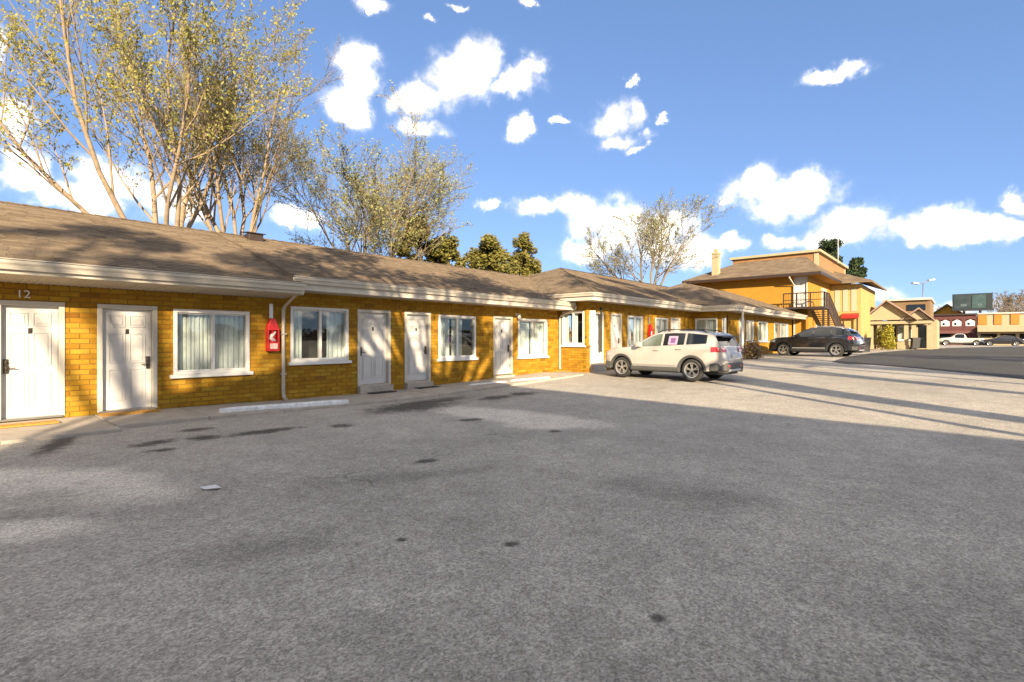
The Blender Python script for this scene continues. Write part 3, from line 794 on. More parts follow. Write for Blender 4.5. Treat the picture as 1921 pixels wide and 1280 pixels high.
def wing_c():
    x0, x1, yw = 17.7, 28.6, -1.35
    t = thing('motel_wing', 'third motel wing stepping forward behind the white car with a window on its sunlit end', 'motel wing', (23, 3, .3), 0, 'motel wings along the lot')
    fr, fe = FW(yw), FL(x0)
    fl, dt = .44, 2.58
    D = [(wx(1107,yw), wx(1131,yw)), (wx(1146,yw), wx(1165,yw)), (wx(1258,yw), wx(1275,yw)), (wx(1299,yw), wx(1312,yw))]
    W = [(wx(1177,yw), wx(1205,yw), 1.12, 2.54), (wx(1229,yw), wx(1252,yw), 1.12, 2.54)]
    ops = [(a, c, fl, dt) for a, c in D] + W
    we = (.16, 1.22, 1.24, 2.62)
    mo = MB(); br = brick_wall(fr, x0, x1, -.1, 3.06, ops, t, mort=mo)
    b2 = brick_wall(fe, .0, 1.35-.012, -.1, 3.06, [we], t, mort=mo, thick=.2)
    mo.build('wall', M['mortar'], t)
    lay_bricks([(fr, b) for b in br] + [(fe, b) for b in b2], t, 300)
    w = MB(); w.box(x0, x1, 8.0, 8.2, 0, 3); w.build('back_wall', M['mortar'], t)
    for i, (a, c) in enumerate(D): make_door(fr, a, c, fl, dt, t, hinge='left')
    for w_, c in zip(W, ('one', 'full')): make_window(fr, *w_, t, c)
    make_window(fe, *we, t, 'some')
    ez = 3.32; y0 = yw-.75
    S, a, c = hip(x0-.75, 42.0, y0, 9.0, ez, .36, True, False)
    roof_part(t, S, .15, .32)
    ridge_caps(t, a, c, 60); ridge_caps(t, (x0-.75, y0, ez), a, 26)
    s = MB(); s.box(x0-.72, x1, y0+.03, yw, 3.02, 3.05); s.box(x0-.72, x0, yw, .6, 3.02, 3.05); s.build('soffit', M['soffit'], t)
    fa = MB(); fa.box(x0-.75, x1, y0, y0+.03, 3.0, 3.27); fa.box(x0-.75, x0-.72, y0+.03, 1.5, 3.0, 3.27); fa.build('fascia', M['gutter'], t)
    gutter_run((x0-.8, y0-.003, 3.30), (x1, y0-.003, 3.30), (0,-1,0), t, h=.14)
    gutter_run((x0-.753, y0-.1, 3.30), (x0-.753, .9, 3.30), (-1,0,0), t, h=.14)
    roof_vent(t, 31.0, -.2, 4.12)
    return t
def wing_d():
    x0, x1, yw = 28.6, 44.2, -2.95
    t = thing('motel_wing', 'farthest low motel wing with pale curtained windows beside the two storey block', 'motel wing', (36, 1, .4), 0, 'motel wings along the lot')
    fr, fe = FW(yw), FL(x0)
    fl, dt = .55, 2.65
    D = [(wx(1386,yw), wx(1396,yw))]
    W = [(wx(1400,yw), wx(1413,yw), 1.35, 2.62), (wx(1421,yw), wx(1439,yw), 1.35, 2.62), (wx(1452,yw), wx(1477,yw), 1.35, 2.62)]
    we = (1.55, 2.75, 1.35, 2.62)
    mo = MB(); br = brick_wall(fr, x0, x1, .2, 3.06, [(a, c, fl, dt) for a, c in D] + W, t, mort=mo)
    b2 = brick_wall(fe, 1.35, 2.95-.012, .2, 3.06, [we], t, mort=mo)
    mo.build('wall', M['mortar'], t)
    lay_bricks([(fr, b) for b in br] + [(fe, b) for b in b2], t, 120)
    for a, c in D: make_door(fr, a, c, fl, dt, t)
    for w_ in W: make_window(fr, *w_, t, 'full')
    make_window(fe, *we, t, 'full')
    ez, y0 = 3.30, yw-.95
    S, a, c = hip(x0-.7, x1+.4, y0, 5.3, ez, .40, True, True)
    roof_part(t, S, .16, .36)
    ridge_caps(t, a, c, 24); ridge_caps(t, (x1+.4, y0, ez), c, 24); ridge_caps(t, (x0-.7, y0, ez), a, 24)
    s = MB(); s.box(x0-.68, x1+.3, y0+.03, yw, 3.0, 3.03); s.box(x0-.68, x0, yw, -1.4, 3.0, 3.03); s.build('soffit', M['soffit'], t)
    fa = MB(); fa.box(x0-.7, x1+.4, y0, y0+.03, 2.98, 3.25); fa.box(x0-.7, x0-.67, y0+.03, -1.5, 2.98, 3.25); fa.build('fascia', M['gutter'], t)
    gutter_run((x0-.72, y0-.003, 3.28), (x1+.4, y0-.003, 3.28), (0,-1,0), t, h=.14)
    gutter_run((x0-.703, y0-.1, 3.28), (x0-.703, -1.9, 3.28), (-1,0,0), t, h=.14)
    d = MB(); xd = wx(1391, y0+.1); d.tube([(xd, y0+.05, 3.1), (xd, y0+.05, .45)], .055, 6); d.build('downspout', M['white'], t)
    return t
wing_a(); wing_b(); wing_c(); wing_d()

def block():
    x0, y0, y1 = 44.7, -4.0, 4.6
    t = thing('motel_block', 'two storey ochre motel block with brown hip roof and outside stairs', 'motel building', (52, 0, .5))
    x1 = 62
    fl, ff = FL(x0), FW(y0)
    dy0, dy1 = -wy(1490, x0), -wy(1514, x0)
    dz0, dz1 = hz(577, x0, -3), hz(520, x0, -3)
    wins = [(wx(1541,y0), wx(1550,y0)), (wx(1577,y0), wx(1590,y0)), (wx(1596,y0), wx(1606,y0))]
    up = (4.15, 5.75)
    b = MB()
    def walls(f, a0, a1, ops, bb, zt=6.5):
        brick_wall(f, a0, a1, .3, zt, ops, t, mort=bb)
    lowf = [(47.5, 49.2, 1.4, 2.6)]
    walls(fl, -y1, -y0-.0, [(dy0, dy1, dz0, dz1)], b)
    walls(ff, x0+.23, x1, [(a, c, *up) for a, c in wins] + lowf, b)
    b.box(x1-.2, x1, y0+.23, y1, .3, 6.5); b.box(x0+.23, x1-.2, y1-.2, y1, .3, 6.5)
    b.build('wall', M['orange'], t)
    make_door(fl, dy0, dy1, dz0, dz1, t, step=False)
    for a, c in wins: make_window(ff, a, c, *up, t, 'full')
    for o in lowf: make_window(ff, o[0], o[1], o[2], o[3], t, 'gap')
    # roof: hip on the near end, running back under the raised box
    ez = hz(508, x0-1.0, y0-1.0)
    ex, ey, eb = x0-1.0, y0-1.0, y1+1.0
    rz_ = ez + 1.95; hy = (ey+eb)/2
    S = [((ex,eb,ez),(ex,ey,ez),(ex+4.6,eb-4.0,rz_),(ex+4.6,ey+2.0,rz_)),
         ((ex,ey,ez),(x1+.8,ey,ez),(ex+4.6,ey+2.0,rz_),(x1+.8,ey+2.0,rz_)),
         ((x1+.8,eb,ez),(ex,eb,ez),(x1+.8,eb-4,rz_),(ex+4.6,eb-4,rz_))]
    roof_part(t, S, .22, .45, .14)
    sf = MB(); sf.box(ex+.03, x0, ey+.03, eb, ez-.22, ez-.19); sf.box(x0, x1+.8, ey+.03, y0, ez-.22, ez-.19); sf.build('soffit', M['orange'], t)
    fa = MB(); fa.box(ex-.02, ex+.02, ey-.02, eb, ez-.24, ez-.03); fa.box(ex+.02, x1+.8, ey-.02, ey+.02, ez-.24, ez-.03); fa.build('fascia', M['iron'], t)
    # raised flat roofed box with pale cornice
    bx, by0, by1 = 47.5, -4.3, 2.6
    top = hz(467, bx, by0)
    p = MB(); p.box(bx+.25, x1-1, by0+.25, by1, ez+.3, top-.20); p.build('parapet', mat('box_brick', (.24,.125,.05), .9, var=.2, scale=2), t)
    c = MB(); c.box(bx, x1-.6, by0, by1+.2, top-.20, top); c.box(bx+.2, bx+.5, by0+.2, by0+.5, ez+.6, top-.20); c.box(x1-1.4, x1-1, by0+.2, by0+.5, ez+.6, top-.20); c.build('cornice', M['cream'], t)
    # forward bay further along with its own hipped roof
    fx0, fx1, fy = 53.5, 63.5, -6.3
    w = MB(); w.box(fx0, fx1, fy, y0-.01, .3, 6.3); w.build('bay_wall', mat('bay_stucco', (.36,.25,.09), .9, var=.12, scale=2, bump=.3), t)
    ff2 = FL(fx0)
    mz = MB()
    for i in range(3):
        a = 4.35 + i*.62; mz.box(a, a+.40, .01, .04, 3.9, 5.9, ff2)
    mz.build('window', mat('pale_green_blind', (.30,.31,.22), .7, var=.1), t, label='tall pale curtained window of the forward bay')
    r = MB()
    e = hz(541, 62, -7.3)
    S = [((fx0-.9,y0,e),(fx0-.9,fy-.9,e),(fx0+2.2,y0+2,e+1.5),(fx0+2.2,y0+.6,e+1.5)),
         ((fx0-.9,fy-.9,e),(fx1+.9,fy-.9,e),(fx0+2.2,y0+.6,e+1.5),(fx1-2.2,y0+.6,e+1.5))]
    roof_part(t, S, .22, .45, .14)
    # pole-like downspout crossing the left face
    ds = MB(); yy = wy(1486, x0)
    ds.tube([(ex+.05, yy, ez-.1), (ex+.1, yy, ez-.35), (x0-.1, yy-.15, ez-.9), (x0-.1, yy-.15, 1.0)], .06, 6); ds.build('downspout', M['trim'], t)
    # stairs: landing by the upper door, flight down along the front
    zl = dz0 - .05; lx0, lx1, ly0, ly1 = x0-1.25, x0-.01, -5.3, wy(1476, x0)
    L_ = MB(); L_.box(lx0, lx1+.9, ly0, y0-.05, zl-.16, zl); L_.box(lx0, lx1, y0-.05, ly1, zl-.16, zl); lo = L_.build('stair_landing', M['iron'], t)
    rl = MB()
    def rail(a, c, h=1.05, n=1):
        a, c = Vector(a), Vector(c)
        rl.tube([a+Vector((0,0,h)), c+Vector((0,0,h))], .045, 6); rl.tube([a+Vector((0,0,h*.5)), c+Vector((0,0,h*.5))], .028, 6)
        for i in range(n+1):
            p = a.lerp(c, i/n); rl.tube([p, p+Vector((0,0,h))], .045, 6)
        m = int((c-a).length/.16)
        for i in range(1, m):
            p = a.lerp(c, i/m); rl.tube([p, p+Vector((0,0,h))], .012, 4)
    rail((lx0+.04, ly0+.04, zl), (lx0+.04, ly1-.04, zl), 1.05, 3)
    rail((lx0+.04, ly0+.04, zl), (lx1+.8, ly0+.04, zl), 1.05, 2)
    sx0, sx1, zb = lx1+.9, lx1+.9+6.6, .55
    zm = zb + 1.15; 
    st = MB()
    for yy in (ly0+.05, ly0+1.15):
        st.prism([(sx0, yy, zl), (sx0, yy, zl-.30), (sx1-1.2, yy, zm-.30), (sx1-1.2, yy, zm)], (0, .06, 0))
    st.box(sx1-1.2, sx1, ly0, ly0+1.25, zm-.16, zm)
    st.build('stringer', M['iron'], lo)
    n = 13
    for i in range(n):
        k = MB(); xx = sx0 + (sx1-1.2-sx0)*(i+.5)/n; zz = zl - (zl-zm)*(i+1)/(n+1)
        k.box(xx-.15, xx+.15, ly0+.11, ly0+1.15, zz-.02, zz+.03); k.build('tread', M['iron'], lo)
    rail((sx0, ly0+.05, zl), (sx1-1.2, ly0+.05, zm), 1.0, 3)
    rail((sx1-1.2, ly0+.05, zm), (sx1, ly0+.05, zm), 1.0, 1)
    rl.build('railing', M['iron'], lo)
    for xx, yy, zt in ((lx0+.1, ly0+.1, zl-.15), (lx1+.8, ly0+.1, zl-.15), (sx1-1.2, ly0+.1, zm-.15), (sx1-.1, ly0+.1, zm-.15)):
        po = MB(); po.box(xx-.07, xx+.07, yy-.07, yy+.07, .4, zt); po.build('stair_post', M['iron'], lo)
    po = MB(); po.tube([(lx1+.8, ly0+.1, .6), (sx0+2.4, ly0+.1, zl-1.5)], .05, 4); po.build('brace', M['iron'], lo)
    # brick chimney on the far eave
    ch = MB(); cq = 5.0; cx = ex + 1.2
    yy = wy(1343, cx)
    ch.box(cx-.27, cx+.27, yy-.27, yy+.27, ez-.3, hz(478, cx, yy)); ch.box(cx-.32, cx+.32, yy-.32, yy+.32, hz(478,cx,yy), hz(474,cx,yy)); ch.box(cx-.15, cx+.15, yy-.15, yy+.15, hz(474,cx,yy), hz(467,cx,yy))
    ch.build('chimney', M['cream'], t)
    an = MB(); axp = (54.5, wy(1572, 54.5)); an.tube([(*axp, top-.4), (*axp, hz(424, *axp))], .035, 5)
    for k in range(5):
        zz = hz(424, *axp) - .25 - k*.28; an.tube([(axp[0], axp[1]-.5+.05*k, zz), (axp[0], axp[1]+.5-.05*k, zz)], .014, 4)
    an.build('antenna', M['steel'], t)
    return t
block()

# ------------------------------------------------------------------ cars
class CarShape:
    def __init__(s, top, belt, width, sill, wheels, ra, L, tumble=.40, edge=.07):
        s.top, s.belt, s.width, s.sill, s.wheels, s.ra, s.L, s.tumble, s.edge = top, belt, width, sill, wheels, ra, L, tumble, edge
    def sm(s, T, x, d=.05): return (lerp_tab(T, x-d) + lerp_tab(T, x)*2 + lerp_tab(T, x+d))/4
    def zt(s, x): return s.sm(s.top, x)
    def zb(s, x): return min(s.sm(s.belt, x), s.zt(x) - .012)
    def w(s, x): return s.sm(s.width, x)
    def bot(s, x):
        z = lerp_tab(s.sill, x)
        for xw, r in s.wheels:
            d = abs(x - xw)
            if d < s.ra: z = max(z, r + math.sqrt(s.ra**2 - d*d))
        return min(z, s.zb(x) - .05)
    def sec(s, x):
        zt, zb, w, z0 = s.zt(x), s.zb(x), s.w(x), s.bot(x)
        gh = max(0, zt - zb)
        ed = min(s.edge, gh*.45)
        wr = w*.975 - max(0, gh - ed)*s.tumble
        zm = z0 + (zb - z0)*.5
        pts = [(w*.965, z0), (w*.99, z0 + (zb-z0)*.25), (w, zm), (w*.995, z0 + (zb-z0)*.8), (w*.975, zb)]
        pts += [(w*.975 + (wr - w*.975)*k, zb + (zt - ed - zb)*k) for k in (.33, .67, 1.0)]
        pts += [(wr*.955, zt - ed*.42), (wr*.85, zt - ed*.12), (wr*.5, zt), (0, zt + .012)]
        return pts
    def side(s, x, z):
        p = s.sec(x)
        if z <= p[0][1]: return p[0][0]
        for (a, za), (c, zc) in zip(p, p[1:]):
            if z <= zc and zc > za: return a + (c-a)*(z-za)/(zc-za)
        return p[-2][0]
    def topz(s, x, fr):
        p = s.sec(x); y = p[7][0]*fr
        q = p[7:]
        for (a, za), (c, zc) in zip(q, q[1:]):
            if c <= y <= a: return y, za + (zc-za)*((a-y)/max(a-c, 1e-6))
        return y, p[-1][1]
def car(name, label, cat, loc, rz, S, paint, lowmat, dlo, ws, rw, doors, detail=True, wr=.36, wcol=None, glassm=None, lights=None, group=None, clad=True, rails=True, glass_front=None):
    t = thing(name, label, cat, loc, rz, group)
    h = S.L/2
    n = int(S.L/.05) if detail else int(S.L/.14)
    xs = [-h + S.L*i/n for i in range(n+1)]
    b = MB(); rows = []
    for x in xs:
        p = S.sec(x); full = [(y, z) for y, z in p] + [(-y, z) for y, z in p[-2::-1]]
        rows.append([len(b.v) + i for i in range(len(full))])
        b.v.extend([(x, y, z) for y, z in full])
    m = len(rows[0])
    for i in range(n):
        for j in range(m-1):
            b.f.append((rows[i][j], rows[i+1][j], rows[i+1][j+1], rows[i][j+1])); b.mi.append(0)
    b.f.append(tuple(rows[0])); b.mi.append(0); b.f.append(tuple(rows[-1][::-1])); b.mi.append(0)
    b.build('body', paint, t, True, local=True, sharp=38)
    u = MB()
    u.box(-h+.12, h-.15, -S.w(0)*.62, S.w(0)*.62, .24, .72); u.box(-h+.25, h-.3, -S.w(0)*.93, S.w(0)*.93, S.sill[0][1]*.0+.50, .70) if False else None
    wsx = sorted(x for x, r in S.wheels)
    u.box(wsx[0]+S.ra, wsx[1]-S.ra, -S.w(0)*.94, S.w(0)*.94, .27, .6)
    u.build('underbody', M['black'], t, local=True)
    # patches that follow the skin
    def side_patch(bb, x0, x1, zlo, zhi, off, nx, nz, sg):
        idx = []
        for i in range(nx+1):
            x = x0 + (x1-x0)*i/nx; a = zlo(x); c = zhi(x)
            for j in range(nz+1):
                z = a + (c-a)*j/nz
                idx.append(len(bb.v)); bb.v.append((x, sg*(S.side(x, z) + off), z))
        for i in range(nx):
            for j in range(nz):
                q = (idx[i*(nz+1)+j], idx[(i+1)*(nz+1)+j], idx[(i+1)*(nz+1)+j+1], idx[i*(nz+1)+j+1])
                bb.f.append(q if sg < 0 else q[::-1]); bb.mi.append(0)
    def top_patch(bb, x0, x1, fr, off, nx=10, ny=12, fr2=None):
        idx = []
        for i in range(nx+1):
            x = x0 + (x1-x0)*i/nx; f_ = fr + ((fr2 or fr) - fr)*i/nx
            sl = (S.zt(x+.01) - S.zt(x-.01))/.02; nl = math.hypot(1, sl)
            for j in range(ny+1):
                g = -f_ + 2*f_*j/ny; y, z = S.topz(x, abs(g))
                idx.append(len(bb.v)); bb.v.append((x - off*sl/nl, math.copysign(y, g), z + off/nl))
        for i in range(nx):
            for j in range(ny):
                bb.f.append((idx[i*(ny+1)+j], idx[(i+1)*(ny+1)+j], idx[(i+1)*(ny+1)+j+1], idx[i*(ny+1)+j+1])); bb.mi.append(0)
    zlo = lambda x: S.zb(x) + .025
    zhi = lambda x: S.sec(x)[7][1] - .012
    G = glassm or M['carglass']
    for i, (a, c) in enumerate(dlo):
        for sg in (1, -1):
            g = MB(); side_patch(g, a, c, zlo, lambda x: max(zlo(x) + .01, zhi(x)), .006, 12 if detail else 4, 4, sg)
            g.build('side_window', (glass_front or G) if i == 0 else G, t, True, local=True)
    g = MB(); top_patch(g, ws[0], ws[1], .86, .006, fr2=.93); g.build('windscreen', glass_front or G, t, True, local=True)
    g = MB(); top_patch(g, rw[0], rw[1], .90, .008, fr2=.84); g.build('rear_window', G, t, True, local=True)
    if detail:
        for a, c in doors:
            for sg in (1, -1):
                d = MB(); side_patch(d, a+.006, c-.006, lambda x: max(S.bot(x), S.sill[0][1])+.10, lambda x: S.zb(x)-.015, .006, 12, 6, sg)
                do = d.build('door', paint, t, True, local=True)
                zc = S.zb((a+c)/2) - .10; hx = a + .18; hb = MB(); y = S.side(hx, zc)
                hb.box(hx-.10, hx+.10, y+.0 if sg > 0 else -y-.045, y+.045 if sg > 0 else -y, zc-.018, zc+.018); hb.build('handle', paint, do, local=True, bevel=.008)
        for sg in (1, -1):                            # door mirrors
            mx = dlo[0][1] - .12; y = S.side(mx, S.zb(mx)+.02); k = MB()
            k.prism([(mx-.08, sg*(y-.02), S.zb(mx)+.02), (mx+.10, sg*(y-.02), S.zb(mx)+.02), (mx+.06, sg*(y-.02), S.zb(mx)+.18), (mx-.08, sg*(y-.02), S.zb(mx)+.20)], (0, sg*.22, 0))
            k.build('mirror', paint, t, local=True, bevel=.025)
    if clad:
        for xw, r in S.wheels:
            for sg in (1, -1):
                c = MB(); nn = 20; vs = []
                for i in range(nn+1):
                    an = math.pi*(-.02 + 1.04*i/nn)
                    for rr, off in ((S.ra-.012, .012), (S.ra+.065, .012), (S.ra+.065, -.01), (S.ra-.012, -.06)):
                        x = xw + rr*math.cos(an); z = r + rr*math.sin(an)
                        x = max(-h+.02, min(h-.02, x)); zz = min(z, S.zb(x)-.02)
                        vs.append((x, sg*(S.side(x, zz)+off), z))
                fs = []
                for i in range(nn):
                    for k in range(4):
                        fs.append((i*4+k, i*4+(k+1)%4, (i+1)*4+(k+1)%4, (i+1)*4+k))
                c.add(vs, fs); c.build('arch_trim', lowmat, t, True, local=True, sharp=40)
        for sg in (1, -1):
            c = MB(); a, d = wsx[0]+S.ra*.98, wsx[1]-S.ra*.98; y = S.w(0)
            c.prism([(a, sg*(y*.90), .26), (a, sg*(y+.005), .30), (a, sg*(y+.018), .36), (a, sg*(y+.004), .44), (a, sg*y*.90, .46)], (d-a, 0, 0))
            c.build('sill_trim', lowmat, t, local=True, bevel=.01)
            if detail:
                c = MB(); side_patch(c, a+.1, d-.1, lambda x: .47, lambda x: .52, .013, 10, 1, sg); c.build('side_moulding', M['silver'], t, True, local=True)
    # bumpers
    bm = MB(); w_ = S.w(-h+.25)
    def bump_pts(x_in, x_out, w1, w2):
        return [(x_in, -w1), (x_in, w1), (x_out*.5 + x_in*.5, w1*.99), (x_out, w2), (x_out, -w2), (x_out*.5 + x_in*.5, -w1*.99)]
    rb = MB(); rb.prism([(x, y, .36) for x, y in bump_pts(-h+.42, -h-.045, S.w(-h+.42)*1.0, S.w(-h+.1)*.80)], (0, 0, .26)); rb.build('rear_bumper', lowmat, t, local=True, bevel=.04)
    fb = MB(); fb.prism([(x, y, .30) for x, y in bump_pts(h-.45, h+.04, S.w(h-.45)*1.0, S.w(h-.1)*.72)], (0, 0, .28)); fb.build('front_bumper', lowmat, t, local=True, bevel=.04)
    if detail:
        sk = MB(); sk.box(-h-.055, -h+.2, -.45, .45, .34, .42); sk.build('skid_plate', M['silver'], t, local=True, bevel=.02)
        for sg in (1, -1):
            e = MB(); e.cyl((-h-.05, sg*.55, .34), (-h+.25, sg*.55, .34), .035, 12); e.build('exhaust', M['steel'], t, local=True)
        for sg in (1, -1):
            rf = MB(); rf.box(-h-.052, -h+.02, sg*.44-.09, sg*.44+.09, .50, .55); rf.build('reflector', M['taillight'], t, local=True)
    # lamps follow the skin at the corners
    zl0, zl1, lx = lights[0]
    for sg in (1, -1):
        l = MB(); side_patch(l, -h+.06, -h+lx, lambda x: zl0, lambda x: min(zl1, S.sec(x)[7][1]-.01), .010, 6, 4, sg)
        xr = lambda z: next((x for x in [-h + i*.01 for i in range(90)] if S.zt(x) >= z), -h)
        a = []
        for j in range(5):
            z = zl0 + (zl1-zl0)*j/4; x = xr(z) - .012
            yy = S.w(max(x, -h+.06))*.93; a.append(((x-.01, sg*yy, z), (x-.02, sg*(yy - .24), z)))
        for j in range(4):
            l.quad(a[j][0], a[j][1], a[j+1][1], a[j+1][0])
        l.build('tail_light', M['taillight'], t, True, local=True)
        zh0, zh1, hx = lights[1]
        l = MB(); side_patch(l, h-hx, h-.05, lambda x: min(zh0, S.zb(x)-.02), lambda x: min(zh1, S.zb(x)-.01), .008, 6, 3, sg); l.build('headlight', M['headlight'], t, True, local=True)
    if detail:
        xr = lambda z: next((x for x in [-h + i*.005 for i in range(200)] if S.zt(x) >= z), -h)
        x = xr(.82) - .02; pl = MB(); pl.box(x-.012, x+.02, -.16, .16, .76, .88); pl.build('licence_plate', M['white'], t, local=True)
        sp = MB(); x = rw[1]; z = S.zt(x); sp.prism([(x-.22, -.56, z-.055), (x+.12, -.56, z+.005), (x+.12, -.56, z+.03), (x-.20, -.56, z-.01)], (0, 1.12, 0)); sp.build('spoiler', M['black'] if glass_front else paint, t, local=True, bevel=.01)
        wi = MB(); x = rw[0]+.05; z = S.zt(x); wi.tube([(x-.04, 0, z+.02), (S.L*0+rw[0]+.14, -.34, S.zt(rw[0]+.14)+.02)], .012, 5); wi.build('wiper', M['black'], t, local=True)
    if rails:
        for sg in (1, -1):
            r = MB(); a, c = rw[1]+.25, ws[0]-.15; pts = []
            for i in range(11):
                x = a + (c-a)*i/10; y, z = S.topz(x, .86); pts.append((x, sg*y, z + (.055 if 0 < i < 10 else -.01)))
            r.tube(pts, .018, 6); r.build('roof_rail', M['silver'] if not glass_front else M['black'], t, True, local=True)
    # wheels
    for xw, r in S.wheels:
        for sg in (1, -1):
            yc = S.w(xw)*.955; ax = (0, sg, 0); wd = .22
            hub = MB(); hub.lathe([(0, .01), (r*.42, .01), (r*.42, .06), (0, .06)], (xw, sg*(yc-wd*.62), r), ax, 20)
            wo = hub.build('wheel', M['dark'], t, True, local=True, sharp=30)
            o = (xw, sg*(yc-wd), r)
            ty = MB(); ty.lathe([(r*.66, 0.0), (r*.80, -.005), (r*.94, .005), (r, .035), (r, wd-.04), (r*.95, wd-.008), (r*.82, wd+.004), (r*.70, wd-.004), (r*.66, wd-.02), (r*.66, 0)], o, ax, 32); ty.build('tyre', M['rubber'], wo, True, local=True, sharp=50)
            ri = MB(); ri.lathe([(r*.70, wd-.012), (r*.685, wd+.002), (r*.62, wd-.006), (r*.60, wd-.04), (r*.60, wd-.12)], o, ax, 32)
            ri.lathe([(0, wd-.018), (r*.13, wd-.018), (r*.16, wd-.03), (r*.16, wd-.06)], o, ax, 16)
            A = Vector(ax); O = Vector(o) + A*(wd-.03)
            for k in range(5):
                for dd in (-.16, .16):
                    an = 2*math.pi*k/5 + .3; an2 = an + dd
                    d0 = Vector((math.cos(an), 0, math.sin(an))); d1 = Vector((math.cos(an2), 0, math.sin(an2)))
                    p0 = O + d0*r*.13; p1 = O + d1*r*.63; di = (p1-p0).normalized(); si = di.cross(A).normalized()
                    ri.obox((p0+p1)/2, di, si, A, (p1-p0).length/2, r*.042, .014)
            ri.build('rim', wcol or M['alloy'], wo, True, local=True, sharp=30)
    return t
def mid_suv(L=4.62):
    return CarShape(
        top=[(-2.31,.72),(-2.29,.96),(-2.20,1.10),(-2.02,1.46),(-1.90,1.585),(-1.2,1.655),(-.6,1.67),(-.05,1.635),(.2,1.56),(.96,1.165),(1.06,1.12),(1.8,1.045),(2.12,.95),(2.27,.78),(2.31,.62)],
        belt=[(-2.31,.70),(-2.25,.95),(-2.1,1.14),(-1.8,1.21),(-1,1.17),(.7,1.085),(1.1,1.07),(1.8,.985),(2.12,.88),(2.27,.74),(2.31,.58)],
        width=[(-2.31,.66),(-2.24,.80),(-2.05,.885),(-1.3,.93),(0,.93),(1.5,.925),(1.95,.87),(2.18,.77),(2.31,.58)],
        sill=[(-2.31,.42),(-1.9,.36),(-1.2,.33),(1.3,.33),(1.9,.36),(2.31,.42)], wheels=[(-1.30,.365),(1.40,.365)], ra=.43, L=4.62)
def big_suv():
    return CarShape(
        top=[(-2.42,.74),(-2.40,.98),(-2.28,1.16),(-2.0,1.50),(-1.82,1.63),(-1.2,1.715),(-.6,1.735),(-.05,1.695),(.2,1.62),(.96,1.22),(1.08,1.175),(1.9,1.10),(2.22,1.0),(2.38,.82),(2.42,.64)],
        belt=[(-2.42,.72),(-2.36,.96),(-2.15,1.15),(-1.8,1.24),(-1,1.20),(.7,1.13),(1.1,1.12),(1.9,1.04),(2.22,.93),(2.38,.78),(2.42,.60)],
        width=[(-2.42,.68),(-2.33,.84),(-2.1,.93),(-1.3,.965),(0,.965),(1.5,.96),(2.0,.90),(2.26,.80),(2.42,.6)],
        sill=[(-2.42,.42),(-1.9,.36),(-1.2,.32),(1.3,.32),(1.9,.36),(2.42,.42)], wheels=[(-1.42,.385),(1.45,.385)], ra=.45, L=4.84)
def head(vpx):
    t = (vpx - 960)/F
    return math.atan2(SA - CA*t, CA + SA*t)
def place(px, py):
    X, Y = gp(px, py); return X, Y
def white_suv():
    S = mid_suv(); a = SUV1_A
    fx, fy = gp(*SUV1_REAR)                            # ground point under the near rear wheel
    u = Vector((math.cos(a), math.sin(a))); l = Vector((-math.sin(a), math.cos(a)))
    c = Vector((fx, fy)) - u*(-1.30) - l*.88
    t = car('parked_car', 'beige white compact SUV parked nose in with a lilac paper in its rear side window', 'car', (c.x, c.y, gz(c.x, c.y)), a, S, M['paint_white'], M['clad'],
        [(-.20,.72),(-1.04,-.28),(-1.80,-1.12)], (.22,.93), (-2.17,-1.99), [(-.24,.82),(-1.07,-.25)], lights=[(.97,1.13,.36),(.78,.92,.5)], glass_front=M['carglass_clear'])
    for k, (x0, x1, dz0, dz1, m) in enumerate([(-.80,-.46,.045,.335,'paper'),(-.72,-.54,.10,.27,'ink')]):
        p = MB(); zb = S.zb(-.6)
        p.add([(x, S.side(x, zb+z)+.012+.003*k, zb+z) for x, z in ((x0,dz0),(x1,dz0),(x1,dz1),(x0,dz1))], [(3,2,1,0)])
        p.build('window_paper' if k == 0 else 'printed_mark', M[m], t if k == 0 else pap, local=True)
        if k == 0: pap = t.children[-1]; pap = [c_ for c_ in bpy.data.objects if c_.name.startswith('window_paper')][0]
    return t
def black_suv():
    S = big_suv(); a = SUV2_A
    fx, fy = gp(*SUV2_REAR)
    u = Vector((math.cos(a), math.sin(a))); l = Vector((-math.sin(a), math.cos(a)))
    c = Vector((fx, fy)) - u*(-1.42) - l*.90
    return car('parked_car', 'glossy black SUV parked in front of the outside stairs', 'car', (c.x, c.y, gz(c.x, c.y)), a, S, M['paint_black'], M['black'],
        [(-.18,.74),(-1.12,-.26),(-1.95,-1.20)], (.22,.93), (-2.24,-2.0), [(-.22,.84),(-1.14,-.23)], lights=[(1.0,1.16,.4),(.84,.98,.5)])
SUV1_A = head(40); SUV1_REAR = (1297, 717.5)
SUV2_A = head(120); SUV2_REAR = (1568, 670)
white_suv(); black_suv()
def sedan():
    return CarShape(
        top=[(-2.3,.62),(-2.26,.95),(-1.6,1.06),(-.95,1.40),(-.3,1.45),(.2,1.40),(1.0,.98),(1.9,.86),(2.25,.72),(2.3,.55)],
        belt=[(-2.3,.6),(-2.2,.88),(-1.6,.98),(.9,.92),(1.9,.80),(2.25,.66),(2.3,.5)],
        width=[(-2.3,.66),(-2.2,.8),(-1.3,.9),(1.5,.9),(2.0,.84),(2.3,.62)], sill=[(-2.3,.38),(0,.30),(2.3,.38)], wheels=[(-1.35,.33),(1.38,.33)], ra=.39, L=4.6)
